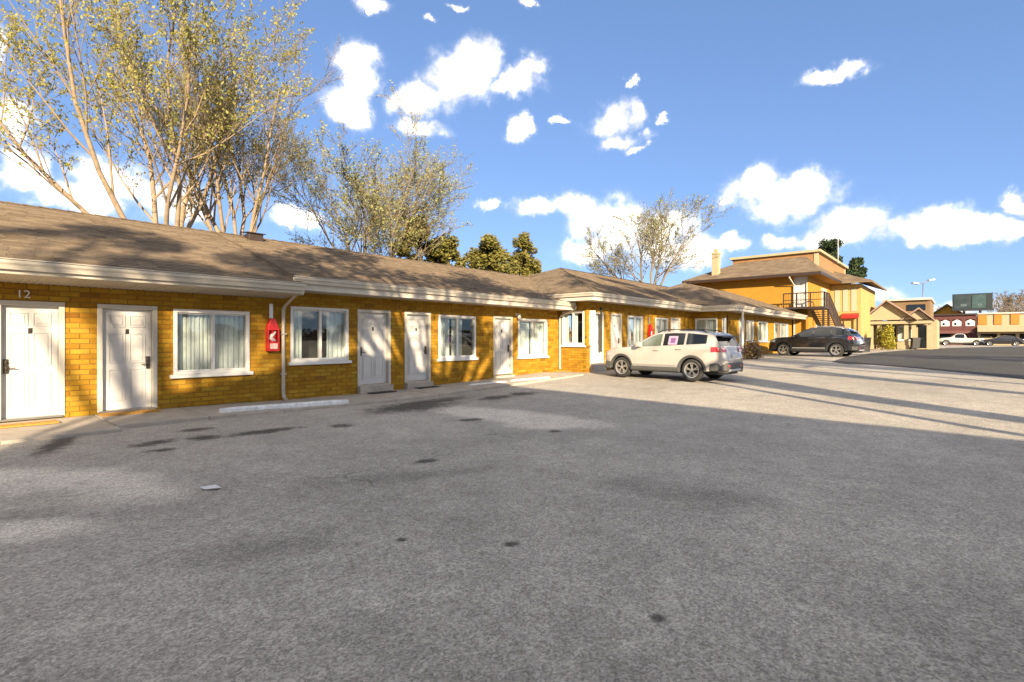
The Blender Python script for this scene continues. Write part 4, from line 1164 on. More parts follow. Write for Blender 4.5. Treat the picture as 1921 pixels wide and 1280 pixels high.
def pickup():
    return CarShape(
        top=[(-2.7,.70),(-2.68,1.06),(-.62,1.07),(-.56,1.66),(-.2,1.78),(.5,1.76),(1.15,1.20),(2.3,1.10),(2.6,.95),(2.7,.7)],
        belt=[(-2.7,.68),(-2.66,1.04),(-.6,1.05),(.9,1.08),(1.2,1.08),(2.3,1.02),(2.6,.88),(2.7,.62)],
        width=[(-2.7,.84),(-2.5,.93),(0,.95),(2.2,.92),(2.7,.7)], sill=[(-2.7,.5),(0,.42),(2.7,.5)], wheels=[(-1.75,.38),(1.75,.38)], ra=.45, L=5.4)
def far_car(S, label, px, py, z, a, paint, cat='car', ws=(.3,.95), rw=(-1.5,-1.02), dlo=((-.0,.75),(-.9,-.08))):
    X, Y = cam2w((px-960.5)/F*z, z)
    return car('parked_car', label, cat, (X, Y, gz(X, Y)), a, S, paint, M['black'], dlo, ws, rw, [], False, lights=[(.7,.82,.2),(.6,.72,.3)], clad=False, rails=False)
far_car(pickup(), 'white pickup truck in front of the maroon brick building', 1800, 640, 78, R(100), M['paint_white'], 'pickup truck', (.58,1.1), (-.60,-.54), ((-.4,.7),))
far_car(sedan(), 'small dark saloon in front of the orange topped shop', 1879, 640, 72, R(95), M['paint_black'])
far_car(sedan(), 'white saloon parked behind the black waste bins by the gabled office', 1690, 640, 56, R(70), M['paint_white'])
far_car(sedan(), 'pale cream car half hidden at the corner of the maroon building', 1842, 640, 80, R(15), M['cream'])
far_car(sedan(), 'grey saloon at the right edge of the photo', 1912, 640, 80, R(20), M['silver'])

# ------------------------------------------------------------------ trees
def grow_tree(seed, height, limbs, spread, lean=0.0, r0=.22, base_h=1.5, levels=(7, 6, 5), leafn=2, leafs=.09, up=.35, twig_r=.012, start=.22):
    rnd = random.Random(seed)
    big, fine, leaf = MB(), MB(), MB()
    def rdir(d, ang):
        o = d.orthogonal().normalized(); o.rotate(Matrix.Rotation(rnd.uniform(0, 2*math.pi), 3, d))
        return (d*math.cos(ang) + o*math.sin(ang)).normalized()
    def branch(p, d, ln, r, lv):
        n = 5 if lv == 0 else (4 if lv == 1 else 3)
        pts = [p.copy()]; rad = [r]; dirs = []
        q = p.copy(); dd = d.copy()
        for i in range(n):
            dd = (dd + Vector((rnd.gauss(0,.12), rnd.gauss(0,.12), rnd.gauss(0,.08) + up*.22*(1 if lv else .6)))).normalized()
            q = q + dd*(ln/n); pts.append(q.copy()); dirs.append(dd.copy())
            rad.append(max(twig_r*.45, r*(1 - .78*(i+1)/n)))
        (big if lv <= 1 else fine).tube(pts, rad, 7 if lv == 0 else (5 if lv == 1 else 3), False)
        if lv >= 2:
            for _ in range(leafn if lv == 3 else max(1, leafn//2)):
                if rnd.random() < .15: continue
                k = rnd.randint(1, n); c = pts[k] + Vector((rnd.gauss(0,.05), rnd.gauss(0,.05), rnd.gauss(0,.05)))
                s = leafs*rnd.uniform(.55, 1.3)
                e = Vector((rnd.gauss(0,1), rnd.gauss(0,1), rnd.gauss(0,1))).normalized(); g = e.orthogonal().normalized()
                leaf.add([tuple(c - e*s*.5), tuple(c + g*s*.35), tuple(c + e*s*.6), tuple(c - g*s*.35)], [(0,1,2,3)])
        if lv < 3:
            m = levels[lv]
            for i in range(m):
                t = start + (1-start)*(i + rnd.random())/m if lv else .30 + .70*(i + rnd.random())/m
                k = min(n-1, int(t*n)); fr = t*n - k
                a = pts[k].lerp(pts[k+1], min(1, fr))
                rr = rad[k]*(1-fr) + rad[k+1]*min(1, fr)
                ang = rnd.uniform(.35, .85)
                nd = rdir(dirs[k], ang)
                if nd.z < -.1: nd.z *= -.3; nd.normalize()
                branch(a, nd, ln*rnd.uniform(.38, .62)*(1.08 - .45*t), max(twig_r, rr*.55), lv+1)
    # trunk flares and splits into limbs
    top = Vector((0, 0, base_h))
    big.tube([(0,0,-.3),(0,0,.3),(0,0,base_h*.6),(0,0,base_h*1.05)], [r0*1.5, r0*1.15, r0, r0*.9], 9, True)
    for i in range(limbs):
        an = 2*math.pi*(i + rnd.uniform(-.3,.3))/limbs
        ti = rnd.uniform(.25, 1.0)*spread
        d = Vector((math.cos(an)*math.sin(ti), math.sin(an)*math.sin(ti), math.cos(ti)))
        branch(top - Vector((0,0,rnd.uniform(0,.4))), d, (height-base_h)*rnd.uniform(.74, .92), r0*rnd.uniform(.5,.75), 0)
    return big, fine, leaf
def tree(name, label, loc, parts, barkm, twigm, leafm, rz=0, group=None):
    t = thing(name, label, 'tree', loc, rz, group)
    big, fine, leaf = parts
    big.build('trunk', barkm, t, True, local=True); fine.build('twigs', twigm, t, True, local=True, kind='stuff')
    if leaf.v: leaf.build('crown', leafm, t, local=True, kind='stuff')
    return t
def at(px, Yw):                                       # a point on the line of sight at depth line Y = Yw
    return wx(px, Yw), Yw
GT = 'trees behind the motel roofs'
tA = tree('budding_tree', 'tallest tree on the left with many trunks and yellow spring leaves above the nearest roof', (*at(298, 12.2), -.1),
     grow_tree(11, 17.2, 7, .58, r0=.22, base_h=3.8, levels=(9, 8, 7), leafn=7, leafs=.115, up=.40, twig_r=.010), M['bark'], M['twig'], M['bud'], 1.57, GT)
tB = tree('bare_tree', 'tan multi stemmed tree with almost bare twigs second from the left', (*at(437, 12.0), -.1),
     grow_tree(23, 14.2, 7, .50, r0=.20, base_h=4.0, levels=(9, 8, 7), leafn=4, leafs=.085, up=.50, twig_r=.010), M['bark'], M['twig'], M['bud'], 0, GT)
tC = tree('leafing_tree', 'loose pale green leafing tree above the middle wing roof', (*at(705, 14.5), 0),
     grow_tree(38, 13.4, 10, .78, r0=.16, base_h=2.6, levels=(10, 8, 7), leafn=6, leafs=.125, up=.34), M['bark_grey'], M['twig'], M['bud_pale'], 0, GT)
tD = tree('bare_tree', 'dark bare spreading tree against a white cloud right of the third wing roof', (*at(1216, 6.2), .4),
     grow_tree(53, 12.0, 8, .92, r0=.19, base_h=3.6, levels=(9, 8, 6), leafn=3, leafs=.13, up=.26, twig_r=.014), M['bark_grey'], M['bark_grey'], M['bud_pale'], 0, GT)
# street trees behind the camera whose shadows reach the lot and the roofs
def leaf_blob(seed, lobes, n, size, parts=None):
    """leaf sized faces spread through many uneven lobes, denser at their skins"""
    rnd = random.Random(seed); b = MB()
    if parts:                                         # break each lobe up into tufts
        out = []
        for cx, cy, cz, r, sq in lobes:
            for _ in range(parts):
                d = Vector((rnd.gauss(0,1), rnd.gauss(0,1), rnd.gauss(0,1))).normalized()*r*rnd.uniform(.25, 1.02)
                out.append((cx+d.x, cy+d.y, cz+d.z*sq, r*rnd.uniform(.28, .52), rnd.uniform(.7, 1.2)))
        lobes = out
    tot = sum(r*r for _, _, _, r, _ in lobes)
    for cx, cy, cz, r, sq in lobes:
        for _ in range(int(n*r*r/tot)):
            d = Vector((rnd.gauss(0,1), rnd.gauss(0,1), rnd.gauss(0,1))).normalized()
            q = mnoise.noise(d*2.3 + Vector((seed, cx, cz)))
            rr = r*(1 + .40*q)*(rnd.random()**.35)
            if mnoise.noise((d.x*3.1+seed, d.y*3.1, d.z*3.1+rr)) < -.28: continue
            c = Vector((cx + d.x*rr, cy + d.y*rr, cz + d.z*rr*sq))
            s = size*rnd.uniform(.5, 1.3)
            e = (Vector((rnd.gauss(0,1), rnd.gauss(0,1), rnd.gauss(0,1))) + d*.5).normalized(); g = e.orthogonal().normalized()
            b.add([tuple(c - e*s*.5), tuple(c + g*s*.4), tuple(c + e*s*.6), tuple(c - g*s*.4)], [(0,1,2,3)])
    return b
def street_tree(name, label, loc, zlo, zhi, half, n, seed, leafm, nlobe=14, depth=1.6, size=.20, rad=(.5, 1.15)):
    """a tall tree whose foliage sits high: trunk, forked limbs reaching into tufts of leaves"""
    rnd = random.Random(seed); t = thing(name, label, 'tree', loc, 0, 'street trees across the lot')
    lobes = []; wv = Vector((SDY, -SDX, 0)); dv = Vector((SDX, SDY, 0))
    for i in range(nlobe):
        p = wv*half*rnd.uniform(-1, 1) + dv*rnd.uniform(-depth, depth); z = rnd.uniform(zlo, zhi)
        lobes.append((p.x, p.y, z, rnd.uniform(*rad), rnd.uniform(.5, .9)))
    b = MB(); fork = zlo*.42
    b.tube([(0,0,-.3),(.05,0,fork*.5),(0,.05,fork)], [.36,.28,.24], 9)
    for cx, cy, cz, r, sq in lobes:
        e = Vector((cx, cy, cz)); m1 = Vector((cx*.22, cy*.22, fork + (cz-fork)*.35)); m2 = Vector((cx*.62+rnd.uniform(-.3,.3), cy*.62+rnd.uniform(-.3,.3), fork + (cz-fork)*.72))
        b.tube([(0,0,fork-.2), m1, m2, e], [.14,.10,.065,.02], 5)
        for _ in range(14):
            k = rnd.random(); q = m1.lerp(m2, k) if rnd.random() < .4 else m2.lerp(e, k)
            d = Vector((rnd.gauss(0,1), rnd.gauss(0,1), rnd.gauss(.5,.8))).normalized()
            l = rnd.uniform(.5, 1.5); q2 = q + d*l*.5 + Vector((rnd.gauss(0,.1),)*3); q3 = q + d*l
            b.tube([q, q2, q3], [.028,.018,.008], 3, False)
            for _ in range(2):
                g = (d + Vector((rnd.gauss(0,.6), rnd.gauss(0,.6), rnd.gauss(0,.6)))).normalized()
                b.tube([q2, q2 + g*l*.6], [.013,.006], 3, False)
    b.build('trunk', M['bark'], t, True, local=True)
    leaf_blob(seed, lobes, n, size).build('crown', leafm, t, local=True, kind='stuff')
    return t
street_tree('street_tree', 'tall street tree before the front wall of the gabled building behind the camera', (-.9, -16.0, 0), 9.3, 12.1, 4.3, 7500, 3, M['bud_pale'], 26, 1.5)
street_tree('street_tree', 'tall street tree at the left corner of the gabled building behind the camera', (-13, -22.5, 0), 12.3, 14.3, 3.4, 5500, 5, M['bud_pale'], 20, 1.4, .2, (.4,.95))
street_tree('street_tree', 'street tree across the lot, first right of the building behind the camera', (3.2, -27, 0), 13.6, 17.6, 3.6, 6000, 8, M['bud_pale'], 22, 1.6)
street_tree('street_tree', 'street tree across the lot, second right of the building behind the camera', (10.5, -31.5, 0), 13.2, 18.5, 3.6, 6000, 9, M['bud_pale'], 22, 1.6)
street_tree('street_tree', 'slim street tree across the lot, between the first and second right of the building', (7.2, -28.6, 0), 13.6, 17.0, 2.4, 2600, 17, M['bud_pale'], 12, 1.4)
street_tree('street_tree', 'street tree across the lot, farthest right behind the camera', (21, -34, 0), 9, 15, 3.0, 2800, 12, M['bud_pale'], 13, 1.5)
def bush(name, label, loc, lobes, n, size, leafm, seed=1, cat='tree', group=None, parts=0):
    t = thing(name, label, cat, loc, 0, group)
    leaf_blob(seed, lobes, n, size, parts).build('crown', leafm, t, local=True, kind='stuff')
    b = MB(); rnd = random.Random(seed)
    zt = max(l[2] for l in lobes)
    b.tube([(0,0,-.2),(0.02,0,zt*.5),(0.05,.03,zt)], [.16*max(.3, zt/5), .12*max(.3, zt/5), .04], 7)
    for cx, cy, cz, r, _ in lobes:
        b.tube([(0,0,zt*.35),(cx*.5,cy*.5,(cz+zt*.35)*.55),(cx,cy,cz)], [.06*max(.3, zt/5), .045*max(.3, zt/5), .02], 5)
    b.build('trunk', M['bark_grey'], t, True, local=True)
    return t
def lobes_px(Yw, base, lst):
    """lobes given as photo circles (x, y, r) on the depth line Y = Yw; returns location and lobes"""
    X0, Y0 = at(base, Yw); out = []
    for i, (x, y, r) in enumerate(lst):
        X = wx(x, Yw); z = dep(X, Yw); R_ = r*z/F
        out.append((X - X0, (.35 if i % 2 else -.35)*R_, hz(y, X, Yw), R_, .95))
    return (X0, Y0, 0), out
GB = 'evergreens behind the motel roofs'
l, b_ = lobes_px(13.0, 790, [(772,438,24),(798,455,24),(755,470,24),(782,418,16)])
bush('evergreen_tree', 'dense olive evergreen mixed into the leafing tree', l, b_, 9000, .22, M['leaf_olive'], 3, group=GB, parts=9)
l, b_ = lobes_px(13.0, 835, [(835,462,24),(850,475,20),(815,475,22),(828,490,26),(856,494,20)])
bush('evergreen_tree', 'small yellow green bush just left of the pair of dense round trees', l, b_, 8000, .22, M['leaf_olive'], 4, group=GB, parts=10)
l, b_ = lobes_px(16.0, 915, [(908,465,30),(925,480,32),(890,485,22),(940,470,22),(915,500,30),(895,508,26),(940,508,26)])
bush('evergreen_tree', 'left of the two dense round olive trees showing over the ridge', l, b_, 16000, .24, M['leaf_olive'], 5, group=GB, parts=11)
l, b_ = lobes_px(16.5, 985, [(978,462,22),(992,480,26),(968,490,20),(1004,498,18),(985,505,24),(1002,516,20),(966,514,22)])
bush('evergreen_tree', 'right of the two dense round olive trees showing over the ridge', l, b_, 15000, .24, M['leaf_olive'], 6, group=GB, parts=11)
l, b_ = lobes_px(9.0, 1555, [(1548,462,18),(1562,475,16),(1555,500,20)])
bush('conifer_tree', 'dark green conifer peeping over the flat cornice of the two storey block', l, b_, 7000, .45, M['leaf_dark'], 7, parts=10)
l, b_ = lobes_px(4.0, 1600, [(1598,498,18),(1610,512,14),(1590,520,20)])
bush('conifer_tree', 'dark green conifer behind the forward bay roof of the two storey block', l, b_, 7000, .5, M['leaf_dark'], 8, parts=10)
# shrubs
X, Y = wx(1409, -4.2), -4.2
bush('shrub', 'brown purple shrub in the bed before the farthest low wing', (X, Y, gz(X)), [(0,0,.55,.5,1),(-.3,.1,.4,.4,1),(.4,-.1,.35,.4,1)], 1500, .12, M['leaf_brown'], 9, 'shrub')
X, Y = cam2w((1667-960.5)/F*44, 44)
bush('shrub', 'tall yellow green shrub beside the gabled office columns', (X, Y, gz(X)), [(0,0,.55,.5,1.2),(0,.05,1.2,.48,1.2),(.05,0,1.75,.36,1.2)], 2600, .13, M['leaf_yellow'], 10, 'shrub')
X, Y = cam2w((1655-960.5)/F*45.5, 45.5)
bush('shrub', 'darker green shrub left of the yellow green one by the office', (X, Y, gz(X)), [(0,0,.7,.5,1.2),(0,.1,1.5,.42,1.3)], 1800, .14, M['leaf_olive'], 12, 'shrub')

# ------------------------------------------------------------------ things on the lot
def wheel_stop(p0, p1, label, h=.17, w=.19):
    a = Vector((*p0, 0)); c = Vector((*p1, 0)); d = (c-a).normalized(); s = Vector((-d.y, d.x, 0))
    b = MB()
    prof = [(-w/2, 0), (-w/2+.02, h*.8), (-w/2+.05, h), (w/2-.05, h), (w/2-.02, h*.8), (w/2, 0)]
    n = 8; L = (c-a).length; rows = []
    for i in range(n+1):
        p = a + d*(L*i/n); z = gz(p.x, p.y) - .015
        k = .93 if i in (0, n) else 1
        rows.append([(p.x + s.x*y*k, p.y + s.y*y*k, z + zz*k) for y, zz in prof])
    vs = [v for r in rows for v in r]; m = len(prof); fs = []
    for i in range(n):
        for j in range(m-1): fs.append((i*m+j, i*m+j+1, (i+1)*m+j+1, (i+1)*m+j))
    fs += [tuple(range(m))[::-1], tuple(range(n*m, n*m+m))]
    b.add(vs, fs)
    o = b.build('wheel_stop', M['stop'])
    return tag(o, label, 'wheel stop', 'white wheel stops along the sidewalk')
wheel_stop(gp(412, 780), gp(652, 761), 'long white painted concrete wheel stop in front of the downspout, nearest of the stops')
wheel_stop(gp(880, 727), gp(948, 720.5), 'white wheel stop lying in shade before the middle wing', .12, .17)
wheel_stop(gp(958, 719), gp(1030, 712.5), 'white wheel stop lying in sun nearest the white SUV', .13, .17)

def doormat(px, m, label, group, w=.75, y0=-.12, d=.55):
    xc = wx(px); z = gz(xc) + .062
    b = MB(); b.box(xc-w/2, xc+w/2, y0-d, y0, z+.002, z+.026)
    for i in range(9):
        a = xc - w/2 + w*(i+.2)/9; b.box(a, a+w*.06, y0-d+.03, y0-.03, z+.026, z+.032)
    o = b.build('doormat', M[m]); return tag(o, label, 'doormat', group)
doormat(28, 'mat_ochre', 'ochre doormat at the foot of the leftmost door', 'doormats', 1.0, -.5, .34)
doormat(237, 'mat_ochre', 'ochre doormat at the foot of the second door from the left', 'doormats', .95, -.10, .42)
doormat(704, 'mat_dark', 'dark doormat below the door right of the dark window', 'doormats', .8, -.2, .3)
doormat(790, 'mat_dark', 'dark doormat below the door left of the half curtained window', 'doormats', .8, -.2, .3)

def extinguisher(face, a, z, label, s=1.0):
    p0 = face.p(a, 0, z)
    t = thing('fire_extinguisher_box', label, 'fire extinguisher', p0, 0, 'red extinguisher boxes on the walls')
    w, h, d = .125*s, .52*s, .14*s
    b = MB(); bo = .018
    b.box(a-w, a+w, bo, bo+.02, z, z+h, face)
    b.box(a-w, a-w+.03, bo+.02, bo+d, z, z+h, face); b.box(a+w-.03, a+w, bo+.02, bo+d, z, z+h, face)
    b.box(a-w+.03, a+w-.03, bo+.02, bo+d, z, z+.03, face)
    b.prism([face.p(a-w, bo, z+h), face.p(a+w, bo, z+h), face.p(a+.05, bo, z+h+.20*s), face.p(a-.05, bo, z+h+.20*s)], face.n*d*.8)
    for l, r, q, u in ((a-w+.03, a+w-.03, z+h-.07, z+h), (a-w+.03, a+w-.03, z+.03, z+.20*s)):
        b.box(l, r, bo+d-.012, bo+d, q, u, face)
    b.build('case', M['red'], t, bevel=.008)
    c = MB(); c.lathe([(0,0),(.055*s,0),(.062*s,.02),(.062*s,.30*s),(.035*s,.36*s),(.02*s,.38*s),(.02*s,.42*s),(0,.42*s)], Vector(face.p(a, bo+.09, z+.035)), (0,0,1), 16)
    c.build('cylinder', M['red'], t, True)
    l = MB(); l.box(a-w+.05, a+w-.05, bo+d+.001, bo+d+.006, z+.05*s, z+.17*s, face); l.build('label', M['paper_pink'], t)
    g = MB(); 
    pts = [(.05,.43),(.02,.38),(-.035,.34),(-.05,.28),(0,.25),(.055,.22)]
    g.tube([face.p(a+x*s, bo+d*.8, z+q*s) for x, q in pts], [.018*s,.03*s,.04*s,.045*s,.04*s,.02*s], 6); g.build('hose', M['white'], t, True)
    st = MB(); st.box(a-.045, a+.045, 0.012, .03, z+h+.20*s, z+h+.52*s, face); st.build('bracket', M['silver'], t)
M['paper_pink'] = mat('pink_label', (.75,.50,.44), .6, var=.1)
extinguisher(FW(0), wx(508), hz(659, wx(508), 0), 'red fire extinguisher box on the brick between window and downspout', 1.12)
extinguisher(FW(-1.35), wx(1217,-1.35), hz(640, wx(1217,-1.35), -1.35), 'red fire extinguisher box on the far wall above the white SUV bonnet', 1.12)

def wall_lamp(face, a, z, label):
    t = thing('wall_lamp', label, 'wall lamp', face.p(a, 0, z))
    b = MB(); b.lathe([(0,.03),(.05,.03),(.06,.012)], Vector(face.p(a, 0, z)), face.n, 14); b.tube([face.p(a,.02,z), face.p(a,.12,z+.03), face.p(a,.17,z)], .014, 6); b.build('arm', M['white'], t, True)
    s = MB(); s.lathe([(.02,.02),(.05,-.02),(.075,-.12),(.06,-.16),(0,-.17)], Vector(face.p(a,.17,z)), (0,0,1), 14); s.build('lamp_shade', M['white'], t, True)
wall_lamp(FW(0), wx(968), 2.42, 'small white wall lamp by the top left of the last window of the middle wing')
wall_lamp(FW(-2.95), wx(1498,-2.95), 2.6, 'dark little wall lamp at the far end of the last low wing')

def scrap(px, py, label):
    X, Y = gp(px, py); b = MB(); z = gz(X, Y) + .02
    pts = [(-.09,-.03),(-.02,-.05),(.08,-.035),(.10,.02),(.02,.05),(-.07,.035)]
    b.prism([(X+SA*x+CA*y, Y-CA*x+SA*y, z+.012*math.sin(x*40)) for x, y in pts], (0,0,.006))
    tag(b.build('paper_scrap', M['white']), label, 'litter')
scrap(395, 918, 'small white scrap of paper lying on the asphalt')

# ------------------------------------------------------------------ the building behind the camera and its poles
def back_building():
    a = R(-7.6); t = thing('motel_block', 'gabled two storey building behind the camera that shades the lot', 'building', (-8.9, -16.1, 0), a)
    W, D, H, P = 9.1, 16.0, 7.35, 8.55
    b = MB()
    fw = Face((0,0,0), (1,0,0), (0,1,0))
    ops = [(1.0,2.0,.1,2.2),(2.8,4.6,.9,2.3),(5.4,6.4,.1,2.2),(7.0,8.6,.9,2.3),(1.0,2.6,3.9,5.3),(4.0,5.6,3.9,5.3),(6.9,8.5,3.9,5.3)]
    mo = MB(); brick_wall(fw, 0, W, -.2, H-.15, ops, t, mort=mo)
    mo.box(0, .2, -D, -.22, -.2, H-.15); mo.box(W-.2, W, -D, -.22, -.2, H-.15); mo.box(.2, W-.2, -D, -D+.2, -.2, H-.15)
    mo.prism([(0,0,H-.15),(W,0,H-.15),(W/2,0,P-.15)], (0,-D,0))
    mo.build('wall', M['orange'], t, local=True)
    r = MB()
    for s in (0, 1):
        x0, x1 = (0, W/2) if s == 0 else (W/2, W)
        z0, z1 = (H, P) if s == 0 else (P, H)
        r.prism([(x0-.05*(s==0),.05,z0),(x1+.05*(s==1),.05,z1),(x1+.05*(s==1),.05,z1-.15),(x0-.05*(s==0),.05,z0-.15)], (0,-D-.1,0))
    r.build('roof', M['shingle'], t, local=True)
    for o in ops:
        g = MB(); g.box(o[0], o[1], -.1, -.05, o[2], o[3]); g.build('door' if o[2] < .5 else 'window', M['door'] if o[2] < .5 else M['carglass'], t, local=True)
        f = MB(); 
        for p, q, u, v in ((o[0]-.05,o[1]+.05,o[3]-.05,o[3]+.04),(o[0]-.05,o[1]+.05,o[2]-.04,o[2]+.05),(o[0]-.05,o[0]+.05,o[2]+.05,o[3]-.05),(o[1]-.05,o[1]+.05,o[2]+.05,o[3]-.05)): f.box(p, q, -.12, .03, u, v)
        f.build('frame', M['white'], [c for c in t.children][-1] if False else t, local=True)
back_building()
def pole(X, Y, h, label):
    t = thing('utility_pole', label, 'utility pole', (X, Y, gz(X, Y)), 0, 'utility poles behind the lot')
    b = MB(); b.tube([(0,0,-.3),(0,0,h*.5),(0,0,h)], [.16,.14,.11], 10); b.build('pole', M['wood'], t, True, local=True)
    c = MB(); c.box(-1.2, 1.2, -.06, .06, h-.7, h-.58); c.build('crossarm', M['wood'], t, local=True)
for X, Y, lb in ((6.4,-20.5,'wooden utility pole behind the camera nearest the gabled building'),(9.4,-19.3,'wooden utility pole behind the camera, nearest the lot'),(14.6,-22.5,'wooden utility pole behind the camera farthest right')):
    pole(X, Y, 7.4, lb)

# ------------------------------------------------------------------ far side of the lot
def office():
    Xf = 60.0
    t = thing('office_building', 'small cream office with two gables and columns beyond the black SUV', 'building', (Xf+3, -8, .52))
    f = FL(Xf)
    yl, yr = wy(1632, Xf), wy(1748, Xf)
    a0, a1 = -yl, -yr                                  # along = -Y
    e = hz(600, Xf, (yl+yr)/2); b = MB()
    rec = 2.2
    # back wall of the porch, then four columns carrying the beam
    fb = FL(Xf+rec)
    ops = []
    n = [(.30,.40,.6,e-.5),(.44,.66,1.35,e-.55),(.76,.90,.6,e-.5)]
    for u0, u1, q, u in n: ops.append((a0+(a1-a0)*u0, a0+(a1-a0)*u1, q, u))
    brick_wall(fb, a0-.3, a1+.3, .4, e, ops, t, mort=b)
    b.box(Xf+rec+.22, Xf+9, yr-.3, yr-.1, .4, e); b.box(Xf+rec+.22, Xf+9, yl+.1, yl+.3, .4, e)
    b.build('wall', M['cream'], t)
    for i, o in enumerate(ops):
        if i == 1: make_window(fb, *o, t, 'gap')
        else:
            g = MB(); g.box(o[0], o[1], -.1, -.05, o[2], o[3], fb); g.build('door', M['carglass'], t)
    for u in (0.02, .16, .60, .72, .97):
        c = MB(); a = a0 + (a1-a0)*u
        c.box(a-.16, a+.16, -.16, .16, .4, e-.02, f); c.box(a-.22, a+.22, -.22, .22, .4, .9, f); c.box(a-.22, a+.22, -.22, .22, e-.18, e-.001, f)
        c.build('column', M['cream'], t)
    r = MB()
    s0, s1 = -wy(1615, Xf), -wy(1722, Xf); pk = hz(563, Xf, wy(1665, Xf)); sm = -wy(1664, Xf)
    q0, q1 = -wy(1690, Xf), -wy(1752, Xf); qm = -wy(1724, Xf); pk2 = hz(574, Xf, wy(1724, Xf))
    for l, m_, r_, z, off in ((s0, sm, s1, pk, .9), (q0, qm, q1, pk2-.15, .55)):
        r.prism([f.p(l, off, e), f.p(m_, off, z), f.p(r_, off, e), f.p(r_, off, e-.12), f.p(m_, off, z-.16), f.p(l, off, e-.12)], (10, 0, 0))
    r.build('roof', mat('office_roof', (.23,.16,.13), .9, var=.2, scale=2), t)
    g = MB(); g.prism([f.p(s0+.25, .45, e-.02), f.p(sm, .45, pk-.2), f.p(s1-.25, .45, e-.02)], (.1, 0, 0)); g.prism([f.p(q0+.25, .2, e-.02), f.p(qm, .2, pk2-.35), f.p(q1-.25, .2, e-.02)], (.1, 0, 0))
    g.box(s0+.1, q1-.1, .10, .42, e-.40, e-.14, f)
    g.build('gable_board', M['cream'], t)
    # taller body behind with a flat roof and a dark dormer window
    w = MB(); w.box(Xf+4, Xf+12, wy(1745, Xf+4), wy(1662, Xf+4), e+.1, hz(563, Xf+4, -10)); w.build('upper_wall', mat('office_upper', (.16,.105,.055), .9, var=.2), t)
    w = MB(); w.box(Xf+3.7, Xf+12.3, wy(1748, Xf+4), wy(1655, Xf+4), hz(563, Xf+4, -10), hz(559, Xf+4, -10)); w.build('upper_roof', M['trim'], t)
    w = MB(); w.box(Xf+3.9, Xf+4.05, wy(1736, Xf+4), wy(1702, Xf+4), hz(582, Xf+4, -10), hz(571, Xf+4, -10)); w.build('dormer_window', M['carglass'], t)
office()
def awning():
    X = 54.0; y0, y1 = wy(1613, X), wy(1582, X)
    t = thing('awning', 'red awning over the passage right of the outside stairs', 'awning', (X, (y0+y1)/2, 3))
    z0, z1 = hz(592, X, y0), hz(577, X, y0)
    b = MB(); b.prism([(X-.9,y0,z0),(X+.6,y0,z1),(X+.6,y0,z0+.1),(X-.9,y0,z0-.25)], (0,y1-y0,0)); b.build('canopy', M['red'], t)
    p = MB()
    for y in (y0+.1, y1-.1): p.tube([(X-.8,y,.4),(X-.8,y,z0-.1)], .06, 6)
    p.build('post', M['iron'], t)
awning()
def bin_(px, z, label):
    X, Y = cam2w((px-960.5)/F*z, z)
    t = thing('waste_bin', label, 'waste bin', (X, Y, gz(X, Y)), R(20), 'black waste bins by the office')
    b = MB(); b.prism([(-.26,-.28,.08),(.26,-.28,.08),(.32,-.34,1.0),(-.32,-.34,1.0)], (0,.58,0)); b.build('body', M['black'], t, local=True, bevel=.03)
    l = MB(); l.prism([(-.34,-.38,1.0),(.34,-.38,1.0),(.30,-.34,1.08),(-.30,-.34,1.08)], (0,.68,0)); l.build('lid', M['black'], t, local=True, bevel=.02)
    for s in (-.28, .28):
        w = MB(); w.lathe([(0,-.03),(.10,-.03),(.10,.03),(0,.03)], (s,.26,.10), (1,0,0), 14); w.build('wheel', M['rubber'], t, local=True)
bin_(1716, 47, 'left black wheeled waste bin in front of the office'); bin_(1733, 49, 'right black wheeled waste bin in front of the office')
bin_(1621, 36, 'black waste bin just right of the black SUV tail')
def lamp_post():
    z = 74; X, Y = cam2w((1731-960.5)/F*z, z)
    t = thing('lamp_post', 'tall grey lamp post with two floodlight heads above the office roof', 'lamp post', (X, Y, .5))
    h = hz(530, X, Y) - .5
    b = MB(); b.tube([(0,0,0),(0,0,h)], [.10,.06], 8); b.build('pole', M['steel'], t, True, local=True)
    for s, dz in ((-1, -.25), (1, .25)):
        a = MB(); a.tube([(0,0,h-.1),(SA*s*.9,-CA*s*.9,h+dz)], .05, 6); a.build('arm', M['steel'], t, local=True)
        g = MB(); g.obox((SA*s*1.15,-CA*s*1.15,h+dz+.1), Vector((SA*s,-CA*s,.15)).normalized(), Vector((CA,SA,0)), Vector((0,0,1)), .42, .28, .11); g.build('lamp_head', M['silver'], t, local=True, bevel=.03)
lamp_post()
